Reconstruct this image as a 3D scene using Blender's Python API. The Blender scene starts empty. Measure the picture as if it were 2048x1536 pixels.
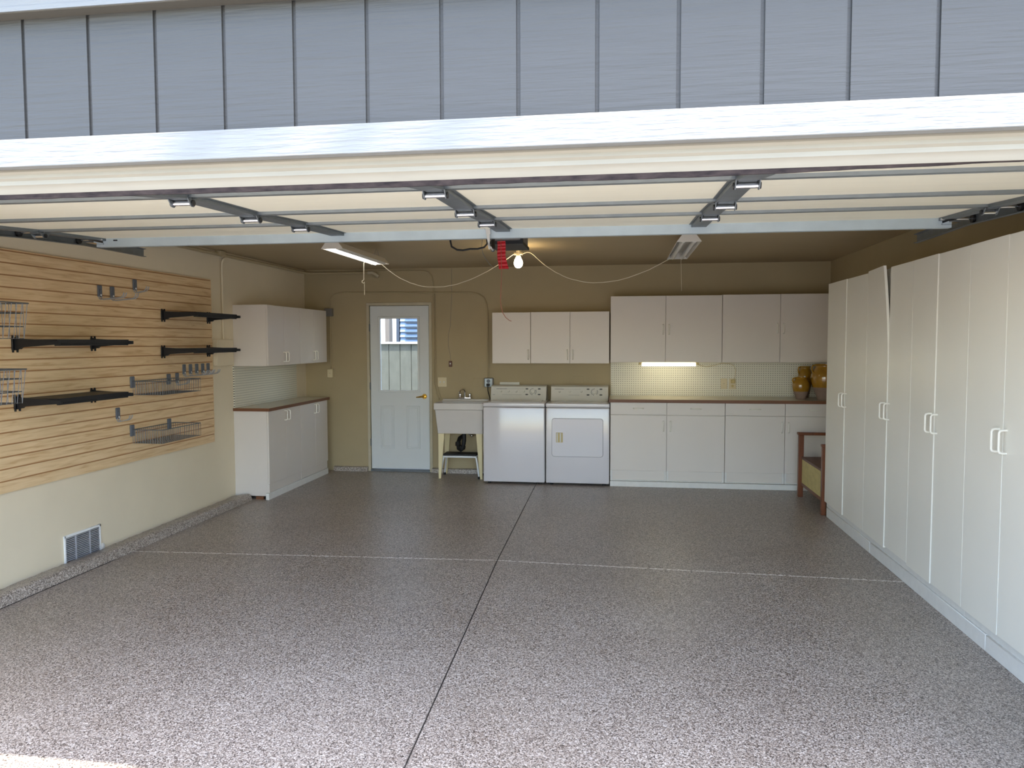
import bpy, bmesh, math, random
from mathutils import Vector, Matrix
random.seed(7)
PI = math.pi
SC = bpy.context.scene
COL = SC.collection

# ------------------------------------------------------------------ camera
cam = bpy.data.cameras.new('camera')
cam.sensor_width = 36.0
cam.lens = 1500.0 / 2048 * 36
cam.clip_end = 200
co = bpy.data.objects.new('camera', cam)
COL.objects.link(co)
yaw, pitch, roll = [math.radians(a) for a in (-8.174, -3.205, -0.171)]
f = Vector((math.sin(yaw) * math.cos(pitch), math.cos(yaw) * math.cos(pitch), math.sin(pitch)))
r = Vector((math.cos(yaw), -math.sin(yaw), 0))
u = r.cross(f)
r2 = math.cos(roll) * r + math.sin(roll) * u
u2 = -math.sin(roll) * r + math.cos(roll) * u
mw = Matrix((r2, u2, -f)).transposed().to_4x4()
mw.translation = (0, 0, 1.60)
co.matrix_world = mw
SC.camera = co

# ------------------------------------------------------------------ world, sun, exposure
SC.view_settings.view_transform = 'Standard'
SC.view_settings.look = 'None'
SC.view_settings.gamma = 1
SC.view_settings.use_curve_mapping = False
SC.view_settings.exposure = 0.0
w = bpy.data.worlds.new('sky')
SC.world = w
w.use_nodes = True
wn = w.node_tree.nodes
wn.clear()
sky = wn.new('ShaderNodeTexSky')
sky.sky_type = 'NISHITA'
sky.sun_disc = False
sky.sun_elevation = math.radians(62)
sky.sun_rotation = math.radians(150)
sky.air_density = 1.0
sky.dust_density = 1.2
bg = wn.new('ShaderNodeBackground')
bg.inputs['Strength'].default_value = 1.10
wo = wn.new('ShaderNodeOutputWorld')
w.node_tree.links.new(sky.outputs[0], bg.inputs[0])
w.node_tree.links.new(bg.outputs[0], wo.inputs[0])
SUN = Vector((-0.25, 0.265, -1.0))          # direction the sunlight travels
sl = bpy.data.lights.new('sun', 'SUN')
sl.energy = 16.0
sl.angle = math.radians(0.6)
sl.color = (1.0, 0.95, 0.87)
so = bpy.data.objects.new('sun', sl)
so.rotation_euler = SUN.to_track_quat('-Z', 'Y').to_euler()
so.location = (3, -3, 12)
COL.objects.link(so)

# ------------------------------------------------------------------ materials
def lin(c):
    return tuple((v / 255 / 12.92) if v / 255 <= 0.04045 else ((v / 255 + 0.055) / 1.055) ** 2.4 for v in c)

def mat(name, col, rough=0.5, metal=0.0, noise=0.0, nscale=8.0, stretch=(1, 1, 1), bump=0.0, bscale=40.0,
        bstretch=(1, 1, 1), col2=None, coat=0.0, spec=0.5, srgb=True):
    m = bpy.data.materials.new(name)
    m.use_nodes = True
    nt = m.node_tree
    b = nt.nodes['Principled BSDF']
    c = lin(col) if srgb else col
    b.inputs['Base Color'].default_value = (*c, 1)
    b.inputs['Roughness'].default_value = rough
    b.inputs['Metallic'].default_value = metal
    b.inputs['Coat Weight'].default_value = coat
    b.inputs['Specular IOR Level'].default_value = spec
    tc = nt.nodes.new('ShaderNodeTexCoord')
    if noise > 0 or col2:
        mp = nt.nodes.new('ShaderNodeMapping')
        mp.inputs['Scale'].default_value = stretch
        n = nt.nodes.new('ShaderNodeTexNoise')
        n.inputs['Scale'].default_value = nscale
        n.inputs['Detail'].default_value = 6
        rmp = nt.nodes.new('ShaderNodeValToRGB')
        rmp.color_ramp.elements[0].position = 0.3
        rmp.color_ramp.elements[1].position = 0.7
        c2 = lin(col2) if col2 else tuple(v * (1 - noise) for v in c)
        rmp.color_ramp.elements[0].color = (*c2, 1)
        rmp.color_ramp.elements[1].color = (*c, 1)
        nt.links.new(tc.outputs['Object'], mp.inputs[0])
        nt.links.new(mp.outputs[0], n.inputs['Vector'])
        nt.links.new(n.outputs['Fac'], rmp.inputs[0])
        nt.links.new(rmp.outputs[0], b.inputs['Base Color'])
    if bump > 0:
        mp = nt.nodes.new('ShaderNodeMapping')
        mp.inputs['Scale'].default_value = bstretch
        n = nt.nodes.new('ShaderNodeTexNoise')
        n.inputs['Scale'].default_value = bscale
        n.inputs['Detail'].default_value = 5
        bp = nt.nodes.new('ShaderNodeBump')
        bp.inputs['Strength'].default_value = bump
        bp.inputs['Distance'].default_value = 0.01
        nt.links.new(tc.outputs['Object'], mp.inputs[0])
        nt.links.new(mp.outputs[0], n.inputs['Vector'])
        nt.links.new(n.outputs['Fac'], bp.inputs['Height'])
        nt.links.new(bp.outputs[0], b.inputs['Normal'])
    return m

def emit(name, col, strength):
    m = bpy.data.materials.new(name)
    m.use_nodes = True
    nt = m.node_tree
    nt.nodes.clear()
    e = nt.nodes.new('ShaderNodeEmission')
    e.inputs[0].default_value = (*col, 1)
    e.inputs[1].default_value = strength
    o = nt.nodes.new('ShaderNodeOutputMaterial')
    nt.links.new(e.outputs[0], o.inputs[0])
    return m

M = {}
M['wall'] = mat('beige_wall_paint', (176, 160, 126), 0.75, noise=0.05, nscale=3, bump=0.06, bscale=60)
M['wall_left'] = mat('wall_paint_lit_tone', (230, 217, 190), 0.75, noise=0.05, nscale=3, bump=0.12, bscale=14)  # lighter copy of the wall paint, brighter light put into its colour
M['ceil'] = mat('ceiling_paint', (184, 166, 132), 0.8, noise=0.06, nscale=2)
M['melamine'] = mat('white_melamine', (222, 214, 205), 0.38, noise=0.015, nscale=3)
M['tall'] = mat('satin_white_laminate', (240, 237, 226), 0.34, noise=0.015, nscale=3)
M['board'] = mat('painted_base_board', (228, 226, 220), 0.5, noise=0.06, nscale=20, bump=0.15, bscale=30)
M['handle'] = mat('white_plastic_handle', (240, 236, 225), 0.3)
M['appliance'] = mat('white_enamel', (218, 214, 216), 0.16, noise=0.02, nscale=3, bump=0.03, bscale=2.5, coat=0.3)
M['console'] = mat('bisque_console_plastic', (212, 210, 200), 0.4)
M['grey_print'] = mat('grey_print', (95, 95, 98), 0.5)
M['dark'] = mat('dark_void', (25, 25, 27), 0.8)
M['joint'] = mat('dusty_joint', (70, 66, 64), 0.9, noise=0.4, nscale=30)
M['black_metal'] = mat('black_powder_metal', (24, 26, 30), 0.5)
M['black_rubber'] = mat('black_rubber', (18, 18, 19), 0.6)
M['galv'] = mat('galvanised_steel', (150, 156, 160), 0.42, metal=0.75, noise=0.12, nscale=14)
M['strut'] = mat('bright_galvanised_steel', (188, 200, 206), 0.5, metal=0.25, noise=0.1, nscale=9)
M['dark_galv'] = mat('dull_galvanised_steel', (120, 126, 130), 0.5, metal=0.6, noise=0.15, nscale=16)
M['chrome'] = mat('chrome', (225, 225, 228), 0.12, metal=1)
M['brass'] = mat('polished_brass', (222, 180, 90), 0.16, metal=1)
M['doorpanel'] = mat('cream_door_panel', (244, 238, 216), 0.55, noise=0.04, nscale=5, stretch=(0.4, 3, 3))
M['stop'] = mat('cream_ribbed_stop', (160, 153, 139), 0.55, noise=0.08, nscale=12, stretch=(0.5, 3, 3))
M['flap'] = mat('dirty_dark_weather_flap', (30, 22, 26), 0.9, col2=(66, 55, 54), nscale=45, stretch=(0.6, 1, 2))
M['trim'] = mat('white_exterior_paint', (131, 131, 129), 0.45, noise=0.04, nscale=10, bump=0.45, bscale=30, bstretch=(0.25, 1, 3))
M['siding'] = mat('grey_siding_paint', (73, 72, 70), 0.6, noise=0.07, nscale=10, stretch=(0.3, 1, 3), bump=0.35, bscale=22, bstretch=(0.25, 1, 4))
M['frieze'] = mat('taupe_frieze_paint', (92, 86, 76), 0.6, noise=0.06, nscale=10)
M['entry'] = mat('pale_blue_grey_door_paint', (216, 220, 220), 0.42, noise=0.015)
M['frame'] = mat('old_white_frame_paint', (196, 186, 160), 0.6, noise=0.12, nscale=10)
M['sink'] = mat('off_white_tub_plastic', (214, 208, 202), 0.45, noise=0.04, nscale=8)
M['sinkleg'] = mat('ivory_leg_metal', (226, 212, 168), 0.45)
M['counter_edge'] = mat('brown_counter_edge', (122, 78, 50), 0.5, noise=0.15, nscale=10, stretch=(0.3, 6, 6))
M['counter_top'] = mat('speckled_laminate', (206, 196, 176), 0.22, noise=0.08, nscale=40)
M['wood_red'] = mat('reddish_stained_wood', (122, 66, 34), 0.42, noise=0.35, nscale=8, stretch=(6, 6, 0.7), coat=0.15)
M['seat_brown'] = mat('brown_seat_board', (104, 66, 52), 0.5, noise=0.15, nscale=8)
M['rattan'] = mat('straw_panel', (206, 190, 128), 0.7, noise=0.18, nscale=12, stretch=(1, 1, 2))
M['grey_plastic'] = mat('grey_hook_plastic', (96, 102, 112), 0.45)
M['silver_paint'] = mat('silver_coated_wire', (170, 172, 176), 0.4, metal=0.35)
M['grey_wire'] = mat('grey_coated_wire', (100, 102, 106), 0.4, metal=0.3)
M['red'] = mat('red_ribbon', (190, 22, 34), 0.5, noise=0.2, nscale=40)
M['pull_cord_red'] = mat('faded_red_cord', (150, 88, 70), 0.7)
M['white_cord'] = mat('white_cord', (222, 212, 188), 0.5)
M['lamp_metal'] = mat('white_lamp_enamel', (215, 208, 196), 0.4)
M['outlet'] = mat('ivory_outlet_plastic', (214, 200, 164), 0.45)
M['steel_box'] = mat('grey_steel_box', (128, 126, 124), 0.5, metal=0.3)
M['almond'] = mat('almond_plastic', (196, 176, 118), 0.45)
M['label'] = mat('white_label_paper', (235, 235, 232), 0.6)
M['amber'] = mat('mustard_glaze', (170, 124, 36), 0.12, noise=0.35, nscale=9, coat=0.6)
M['clay'] = mat('rough_terracotta', (142, 120, 106), 0.85, noise=0.15, nscale=12)
M['white_metal'] = mat('white_painted_tube', (225, 228, 232), 0.35)
M['vent'] = mat('unpainted_vent_metal', (205, 206, 212), 0.45, metal=0.3, noise=0.2, nscale=14)
M['fence'] = mat('weathered_grey_fence', (92, 94, 86), 0.8, noise=0.2, nscale=6, stretch=(2, 2, 1), bump=0.2)
M['housewall'] = mat('tan_house_wall', (104, 98, 92), 0.8)
M['bluewall'] = mat('pale_blue_siding', (122, 140, 165), 0.6)
M['bluedark'] = mat('blue_grey_painted_shadow', (50, 60, 74), 0.7)  # shadow tone for the dark strips on the house
M['pot_white'] = mat('white_house_trim', (240, 242, 245), 0.6)
M['bark'] = mat('tree_bark', (96, 78, 62), 0.9, noise=0.3, nscale=12)
M['leaf'] = mat('green_leaf', (70, 100, 45), 0.6, noise=0.3, nscale=4)
M['drive'] = mat('pale_concrete', (136, 134, 131), 0.85, noise=0.1, nscale=3, bump=0.1)
M['soil'] = mat('dry_ground', (150, 140, 112), 0.95, noise=0.2, nscale=2)
M['washlabel'] = mat('dark_oval_print', (70, 72, 70), 0.5)
M['tube_on'] = emit('lit_fluorescent_tube', (1.0, 0.98, 0.95), 9)
M['tube_off'] = mat('unlit_white_tube', (214, 212, 205), 0.3)
M['bulb_on'] = emit('lit_bulb_glass', (1.0, 0.78, 0.45), 60)
M['under_on'] = emit('lit_warm_diffuser', (1.0, 0.93, 0.66), 12)

def glass(name):
    m = bpy.data.materials.new(name)
    m.use_nodes = True
    b = m.node_tree.nodes['Principled BSDF']
    b.inputs['Base Color'].default_value = (0.95, 0.98, 0.97, 1)
    b.inputs['Roughness'].default_value = 0.0
    b.inputs['Transmission Weight'].default_value = 1.0
    b.inputs['IOR'].default_value = 1.05
    return m
M['glass'] = glass('clear_pane')

# --- epoxy flake floor
def flake(name, seam=False, tint=1.0):
    m = bpy.data.materials.new(name)
    m.use_nodes = True
    nt = m.node_tree
    N, Lk = nt.nodes, nt.links
    b = N['Principled BSDF']
    tc = N.new('ShaderNodeTexCoord')
    v = N.new('ShaderNodeTexVoronoi')
    v.inputs['Scale'].default_value = 200
    v2 = N.new('ShaderNodeTexVoronoi')
    v2.inputs['Scale'].default_value = 330
    Lk.new(tc.outputs['Object'], v.inputs['Vector'])
    Lk.new(tc.outputs['Object'], v2.inputs['Vector'])
    def ramp(src, cols):
        s = N.new('ShaderNodeSeparateColor')
        Lk.new(src.outputs['Color'], s.inputs[0])
        rp = N.new('ShaderNodeValToRGB')
        rp.color_ramp.interpolation = 'CONSTANT'
        e = rp.color_ramp.elements
        while len(e) > 1:
            e.remove(e[-1])
        for i, (p, c) in enumerate(cols):
            el = e[0] if i == 0 else e.new(p)
            el.position = p
            el.color = (*[x * tint * q for x, q in zip(lin(c), (1.0, .955, .905))], 1)
        Lk.new(s.outputs[0], rp.inputs[0])
        return rp
    a = ramp(v, [(0, (36, 32, 34)), (0.13, (104, 94, 90)), (0.33, (158, 148, 140)), (0.58, (192, 185, 177)), (0.84, (230, 226, 222))])
    c = ramp(v2, [(0, (52, 46, 46)), (0.2, (132, 122, 114)), (0.55, (176, 167, 158)), (0.84, (226, 221, 215))])
    mx = N.new('ShaderNodeMixRGB')
    mx.inputs[0].default_value = 0.32
    Lk.new(a.outputs[0], mx.inputs[1])
    Lk.new(c.outputs[0], mx.inputs[2])
    out = mx
    # broad worn / stained variation
    n = N.new('ShaderNodeTexNoise')
    n.inputs['Scale'].default_value = 1.1
    n.inputs['Detail'].default_value = 4
    Lk.new(tc.outputs['Object'], n.inputs['Vector'])
    rr = N.new('ShaderNodeValToRGB')
    rr.color_ramp.elements[0].position = 0.3
    rr.color_ramp.elements[0].color = (0.86, 0.84, 0.82, 1)
    rr.color_ramp.elements[1].position = 0.65
    rr.color_ramp.elements[1].color = (1, 1, 1, 1)
    Lk.new(n.outputs['Fac'], rr.inputs[0])
    ml = N.new('ShaderNodeMixRGB')
    ml.blend_type = 'MULTIPLY'
    ml.inputs[0].default_value = 1
    Lk.new(out.outputs[0], ml.inputs[1])
    Lk.new(rr.outputs[0], ml.inputs[2])
    out = ml
    if seam:
        sp = N.new('ShaderNodeSeparateXYZ')
        Lk.new(tc.outputs['Object'], sp.inputs[0])
        # seam line y = 5.35 - k*|x+0.88| with a kink at the joint
        def mth(op, a_, b_):
            q = N.new('ShaderNodeMath')
            q.operation = op
            for i, s_ in enumerate((a_, b_)):
                if s_ is None:
                    continue
                if isinstance(s_, (int, float)):
                    q.inputs[i].default_value = s_
                else:
                    Lk.new(s_, q.inputs[i])
            return q.outputs[0]
        dx = mth('ABSOLUTE', mth('ADD', sp.outputs[0], 0.88), None)
        line = mth('SUBTRACT', 5.352, mth('MULTIPLY', dx, 0.046))
        d = mth('ABSOLUTE', mth('SUBTRACT', sp.outputs[1], line), None)
        n3 = N.new('ShaderNodeTexNoise')
        n3.inputs['Scale'].default_value = 45
        Lk.new(tc.outputs['Object'], n3.inputs['Vector'])
        thr = mth('MULTIPLY', mth('SUBTRACT', n3.outputs['Fac'], 0.36), 0.052)
        msk = mth('LESS_THAN', d, thr)
        lim = mth('LESS_THAN', sp.outputs[0], 1.2)
        msk = mth('MULTIPLY', msk, 0.85)
        ms = N.new('ShaderNodeMixRGB')
        Lk.new(msk, ms.inputs[0])
        Lk.new(out.outputs[0], ms.inputs[1])
        ms.inputs[2].default_value = (*lin((246, 242, 238)), 1)
        out = ms
    Lk.new(out.outputs[0], b.inputs['Base Color'])
    b.inputs['Roughness'].default_value = 0.34
    b.inputs['Specular IOR Level'].default_value = 0.4
    bp = N.new('ShaderNodeBump')
    bp.inputs['Strength'].default_value = 0.12
    bp.inputs['Distance'].default_value = 0.004
    Lk.new(v.outputs['Distance'], bp.inputs['Height'])
    Lk.new(bp.outputs[0], b.inputs['Normal'])
    return m
M['floor'] = flake('flake_epoxy_floor', seam=True)
M['curb'] = flake('flake_epoxy_curb', tint=1.0)

# --- slat wall wood: maple face, brown core inside the grooves
def slatmat():
    m = mat('maple_slatwall', (206, 178, 134), 0.5)
    nt = m.node_tree
    N, Lk = nt.nodes, nt.links
    b = N['Principled BSDF']
    tc = N.new('ShaderNodeTexCoord')
    mp = N.new('ShaderNodeMapping')
    mp.inputs['Scale'].default_value = (3, 1.2, 16)
    n = N.new('ShaderNodeTexNoise')
    n.inputs['Scale'].default_value = 3.2
    n.inputs['Detail'].default_value = 8
    n.inputs['Distortion'].default_value = 0.6
    Lk.new(tc.outputs['Object'], mp.inputs[0])
    Lk.new(mp.outputs[0], n.inputs['Vector'])
    rp = N.new('ShaderNodeValToRGB')
    e = rp.color_ramp.elements
    e[0].position = 0.30
    e[0].color = (*lin((206, 168, 122)), 1)
    e[1].position = 0.62
    e[1].color = (*lin((232, 203, 160)), 1)
    el = e.new(0.45)
    el.color = (*lin((223, 192, 147)), 1)
    Lk.new(n.outputs['Fac'], rp.inputs[0])
    sp = N.new('ShaderNodeSeparateXYZ')
    Lk.new(tc.outputs['Object'], sp.inputs[0])
    lt = N.new('ShaderNodeMath')
    lt.operation = 'LESS_THAN'
    lt.inputs[1].default_value = 0.0188
    Lk.new(sp.outputs[0], lt.inputs[0])
    mx = N.new('ShaderNodeMixRGB')
    Lk.new(lt.outputs[0], mx.inputs[0])
    Lk.new(rp.outputs[0], mx.inputs[1])
    mx.inputs[2].default_value = (*lin((176, 130, 86)), 1)
    Lk.new(mx.outputs[0], b.inputs['Base Color'])
    return m
M['slat'] = slatmat()

# --- perforated board with a 25 mm hole grid; a, b are the in-plane axes
def pegmat(name, ia, ib):
    m = mat(name, (226, 222, 204), 0.5)
    nt = m.node_tree
    N, Lk = nt.nodes, nt.links
    b = N['Principled BSDF']
    tc = N.new('ShaderNodeTexCoord')
    sp = N.new('ShaderNodeSeparateXYZ')
    Lk.new(tc.outputs['Object'], sp.inputs[0])
    def mth(op, a_, b_=None):
        q = N.new('ShaderNodeMath')
        q.operation = op
        for i, s_ in enumerate((a_, b_)):
            if s_ is None:
                continue
            if isinstance(s_, (int, float)):
                q.inputs[i].default_value = s_
            else:
                Lk.new(s_, q.inputs[i])
        return q.outputs[0]
    def cell(s_):
        fr = mth('FRACT', mth('MULTIPLY', s_, 1 / 0.0254))
        d = mth('SUBTRACT', fr, 0.5)
        return mth('MULTIPLY', d, d)
    d = mth('ADD', cell(sp.outputs[ia]), cell(sp.outputs[ib]))
    msk = mth('LESS_THAN', d, 0.024)
    mx = N.new('ShaderNodeMixRGB')
    Lk.new(msk, mx.inputs[0])
    mx.inputs[1].default_value = (*lin((226, 222, 204)), 1)
    mx.inputs[2].default_value = (*lin((60, 54, 46)), 1)
    Lk.new(mx.outputs[0], b.inputs['Base Color'])
    return m
M['peg_x'] = pegmat('perforated_board_back', 0, 2)
M['peg_y'] = pegmat('perforated_board_side', 1, 2)

# ------------------------------------------------------------------ mesh builder
class MB:
    def __init__(s):
        s.bm = bmesh.new()

    def box(s, x0, y0, z0, x1, y1, z1, b=0.0, seg=1):
        mx = Matrix.Translation(((x0 + x1) / 2, (y0 + y1) / 2, (z0 + z1) / 2)) @ Matrix.Diagonal((abs(x1 - x0), abs(y1 - y0), abs(z1 - z0), 1))
        g = bmesh.ops.create_cube(s.bm, size=1, matrix=mx)
        if b > 0:
            es = list({e for v in g['verts'] for e in v.link_edges})
            bmesh.ops.bevel(s.bm, geom=es, offset=b, segments=seg, affect='EDGES', profile=0.5)
        return s

    def hexa(s, p):
        vs = [s.bm.verts.new(q) for q in p]          # 0-3 bottom loop, 4-7 top loop
        for fc in ((3, 2, 1, 0), (4, 5, 6, 7), (0, 1, 5, 4), (1, 2, 6, 5), (2, 3, 7, 6), (3, 0, 4, 7)):
            s.bm.faces.new([vs[i] for i in fc])
        return s

    def cyl(s, p0, p1, r0, r1=None, seg=12):
        p0, p1 = Vector(p0), Vector(p1)
        r1 = r0 if r1 is None else r1
        d = p1 - p0
        q = d.to_track_quat('Z', 'Y').to_matrix().to_4x4()
        q.translation = (p0 + p1) / 2
        bmesh.ops.create_cone(s.bm, cap_ends=True, segments=seg, radius1=r0, radius2=r1, depth=d.length, matrix=q)
        return s

    def sphere(s, c, rad, sx=1, sy=1, sz=1, seg=16):
        mx = Matrix.Translation(c) @ Matrix.Diagonal((sx, sy, sz, 1))
        bmesh.ops.create_uvsphere(s.bm, u_segments=seg, v_segments=max(6, seg // 2), radius=rad, matrix=mx)
        return s

    def tube(s, pts, r, seg=8, rs=None):
        pts = [Vector(p) for p in pts]
        rings = []
        nrm = None
        for i, p in enumerate(pts):
            if i == 0:
                t = pts[1] - pts[0]
            elif i == len(pts) - 1:
                t = pts[-1] - pts[-2]
            else:
                t = (pts[i + 1] - p).normalized() + (p - pts[i - 1]).normalized()
            t.normalize()
            if nrm is None:
                a = Vector((0, 0, 1)) if abs(t.z) < 0.9 else Vector((1, 0, 0))
                nrm = t.cross(a).normalized()
            else:
                nrm = (nrm - t * nrm.dot(t)).normalized()
            bn = t.cross(nrm)
            rr = rs[i] if rs else r
            rings.append([s.bm.verts.new(p + rr * (math.cos(k * 2 * PI / seg) * nrm + math.sin(k * 2 * PI / seg) * bn)) for k in range(seg)])
        for a, b in zip(rings, rings[1:]):
            for k in range(seg):
                s.bm.faces.new((a[k], a[(k + 1) % seg], b[(k + 1) % seg], b[k]))
        s.bm.faces.new(rings[0][::-1])
        s.bm.faces.new(rings[-1])
        return s

    def lathe(s, prof, c=(0, 0, 0), seg=32):
        rings = []
        for (rad, z) in prof:
            rings.append([s.bm.verts.new((c[0] + rad * math.cos(k * 2 * PI / seg), c[1] + rad * math.sin(k * 2 * PI / seg), c[2] + z)) for k in range(seg)])
        for a, b in zip(rings, rings[1:]):
            for k in range(seg):
                s.bm.faces.new((a[k], a[(k + 1) % seg], b[(k + 1) % seg], b[k]))
        if prof[0][0] > 0.0005:
            s.bm.faces.new(rings[0][::-1])
        if prof[-1][0] > 0.0005:
            s.bm.faces.new(rings[-1])
        return s

    def prism(s, poly, ax, a, b, div=1):
        """poly: 2-D outline in the two other axes (in x,y,z order), extruded along axis ax from a to b"""
        def P(q, t):
            o = list(q)
            o.insert(ax, t)
            return o
        loops = [[s.bm.verts.new(P(q, a + (b - a) * i / div)) for q in poly] for i in range(div + 1)]
        n = len(poly)
        for A, B in zip(loops, loops[1:]):
            for k in range(n):
                s.bm.faces.new((A[k], A[(k + 1) % n], B[(k + 1) % n], B[k]))
        s.bm.faces.new(loops[0][::-1])
        s.bm.faces.new(loops[-1])
        return s

    def build(s, name, material, parent=None, off=None, smooth=True, bevel=0):
        if off is None and parent is not None:
            off = Vector((0, 0, 0))
            p = parent
            while p is not None:
                off += Vector(p.location)
                p = p.parent
        if off is not None:
            bmesh.ops.translate(s.bm, verts=s.bm.verts[:], vec=-Vector(off))
        bmesh.ops.recalc_face_normals(s.bm, faces=s.bm.faces[:])
        me = bpy.data.meshes.new(name)
        s.bm.to_mesh(me)
        s.bm.free()
        me.materials.append(M[material] if isinstance(material, str) else material)
        if smooth:
            me.shade_smooth()
            me.set_sharp_from_angle(angle=math.radians(38))
        o = bpy.data.objects.new(name, me)
        COL.objects.link(o)
        if parent is not None:
            o.parent = parent
        if bevel:
            md = o.modifiers.new('bevel', 'BEVEL')
            md.width = bevel
            md.segments = 2
        return o

def thing(name, label, cat, loc=(0, 0, 0), group=None):
    o = bpy.data.objects.new(name, None)
    COL.objects.link(o)
    o.location = loc
    o.empty_display_size = 0.05
    return tag(o, label, cat, group)

def tag(o, label, cat, group=None):
    o['label'] = label
    o['category'] = cat
    if group:
        o['group'] = group
    return o

def struct(name, mb, material, **k):
    o = mb.build(name, material, **k)
    o['kind'] = 'structure'
    return o

def copy_tree(o, parent=None):
    c = o.copy()
    COL.objects.link(c)
    c.parent = parent
    for ch in [x for x in COL.objects if x.parent == o]:
        copy_tree(ch, c)
    return c

def dup(o, loc, label, rotz=None):
    c = copy_tree(o)
    c.location = loc
    if rotz is not None:
        c.rotation_euler = (0, 0, rotz)
    c['label'] = label
    return c

# ------------------------------------------------------------------ room shell
XL, XR, YB, YF, ZC = -3.90, 2.354, 8.95, 2.0, 2.50
OL, OR = -3.17, 1.69                       # garage opening
# floor: two slabs with an open saw joint between them
def jx(y):
    return -0.882 - 0.0319 * (y - 5.363) if y < 5.363 else -0.882 - 0.0151 * (y - 5.363)
mb = MB()
for side in (0, 1):
    ys = [1.95, 5.363, YB]
    bot, top = [], []
    for i in range(2):
        y0, y1 = ys[i], ys[i + 1]
        if side == 0:
            q = [(XL - .1, y0), (jx(y0) - .004, y0), (jx(y1) - .004, y1), (XL - .1, y1)]
        else:
            q = [(jx(y0) + .004, y0), (XR + .1, y0), (XR + .1, y1), (jx(y1) + .004, y1)]
        mb.hexa([(x, y, -0.02) for x, y in q] + [(x, y, 0.0) for x, y in q])
struct('floor', mb, 'floor', smooth=False)
mb = MB().box(XL - .1, 1.95, -.06, XR + .1, YB, -.006)
o = struct('floor', mb, 'joint')
# ceiling and roof
struct('ceiling', MB().box(XL - .15, YF + .14, ZC, XR + .15, YB + .15, ZC + .05), 'ceil')
struct('roof', MB().box(XL - .3, YF - .02, 2.80, XR + .3, YB + .3, 2.95), 'frieze')
# walls
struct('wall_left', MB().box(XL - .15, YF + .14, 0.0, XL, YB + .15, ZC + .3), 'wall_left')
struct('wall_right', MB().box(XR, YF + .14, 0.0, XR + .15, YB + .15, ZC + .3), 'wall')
DX0, DX1, DZ = -3.085, -2.285, 2.075         # rough opening of the side door in the back wall
mb = MB()
mb.box(XL, YB, 0, DX0, YB + .15, ZC + .3)
mb.box(DX1, YB, 0, XR, YB + .15, ZC + .3)
mb.box(DX0, YB, DZ, DX1, YB + .15, ZC + .3)
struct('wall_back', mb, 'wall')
# front wall: jambs beside the opening, plain framing behind the header
mb = MB()
mb.box(XL - .15, YF + .012, 0, OL, YF + .14, ZC + .3)
mb.box(OR, YF + .012, 0, XR + .15, YF + .14, ZC + .3)
mb.box(OL, YF + .012, 2.125, OR, YF + .14, ZC + .3)
struct('wall_front', mb, 'frieze')
# grooved siding over the header (comb outline extruded upward)
g0, gs, gw = -1.094 - 0.2065 * 12, 0.2065, 0.0055
poly = [(-4.3, YF + .012)]
x = g0
poly2 = [(-4.3, YF)]
while x < 2.75:
    if x > -4.25:
        poly2 += [(x - gw, YF), (x - gw, YF + .008), (x + gw, YF + .008), (x + gw, YF)]
    x += gs
poly2 += [(2.8, YF), (2.8, YF + .0119), (-4.3, YF + .0119)]
struct('wall_front', MB().prism(poly2, 2, 2.12, 2.56), 'siding', smooth=False)
# painted trim board over the opening, nail heads, frieze with a bevelled underside
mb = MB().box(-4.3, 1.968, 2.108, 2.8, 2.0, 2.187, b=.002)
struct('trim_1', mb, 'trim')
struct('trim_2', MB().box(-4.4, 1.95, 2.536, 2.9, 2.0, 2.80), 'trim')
struct('trim_shade_eave', MB().box(-4.4, 1.860, 2.66, 2.9, 1.95, 2.80), 'trim')  # unseen eave board, added and sized to shade the siding above the header
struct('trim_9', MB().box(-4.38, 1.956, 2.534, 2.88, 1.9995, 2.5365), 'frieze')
# ribbed weather stop along the head of the opening
poly = [(2.012, 2.124), (2.012, 2.104), (2.020, 2.098), (2.020, 2.088), (2.030, 2.082), (2.030, 2.070), (2.040, 2.064),
        (2.044, 2.058), (2.052, 2.048), (2.062, 2.048), (2.066, 2.060), (2.066, 2.124)]
struct('trim_5', MB().prism(poly, 0, OL, OR), 'stop')
mb = MB()
nn = 90
pr = []
for i in range(nn + 1):
    t = i / nn
    xx = OL + (OR - OL) * t
    d = 0.013 if t < .7 else 0.013 * max(0.12, 1 - (t - .7) / .17)
    d += random.uniform(-.0012, .0012)
    pr.append((xx, d))
lo, hi = [], []
V = mb.bm.verts.new
rings = [[V((xx, 2.050, 2.052)), V((xx, 2.064, 2.052)), V((xx, 2.067, 2.048 - d)), V((xx, 2.060, 2.048 - d))] for xx, d in pr]
for a, b in zip(rings, rings[1:]):
    for k in range(4):
        mb.bm.faces.new((a[k], a[(k + 1) % 4], b[(k + 1) % 4], b[k]))
mb.bm.faces.new(rings[0][::-1]); mb.bm.faces.new(rings[-1])
struct('trim_6', mb, 'flap')
# side stops of the opening
struct('trim_7', MB().box(OL, 2.012, 0, OL + .03, 2.066, 2.05), 'stop')
struct('trim_8', MB().box(OR - .03, 2.012, 0, OR, 2.066, 2.05), 'stop')

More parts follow.
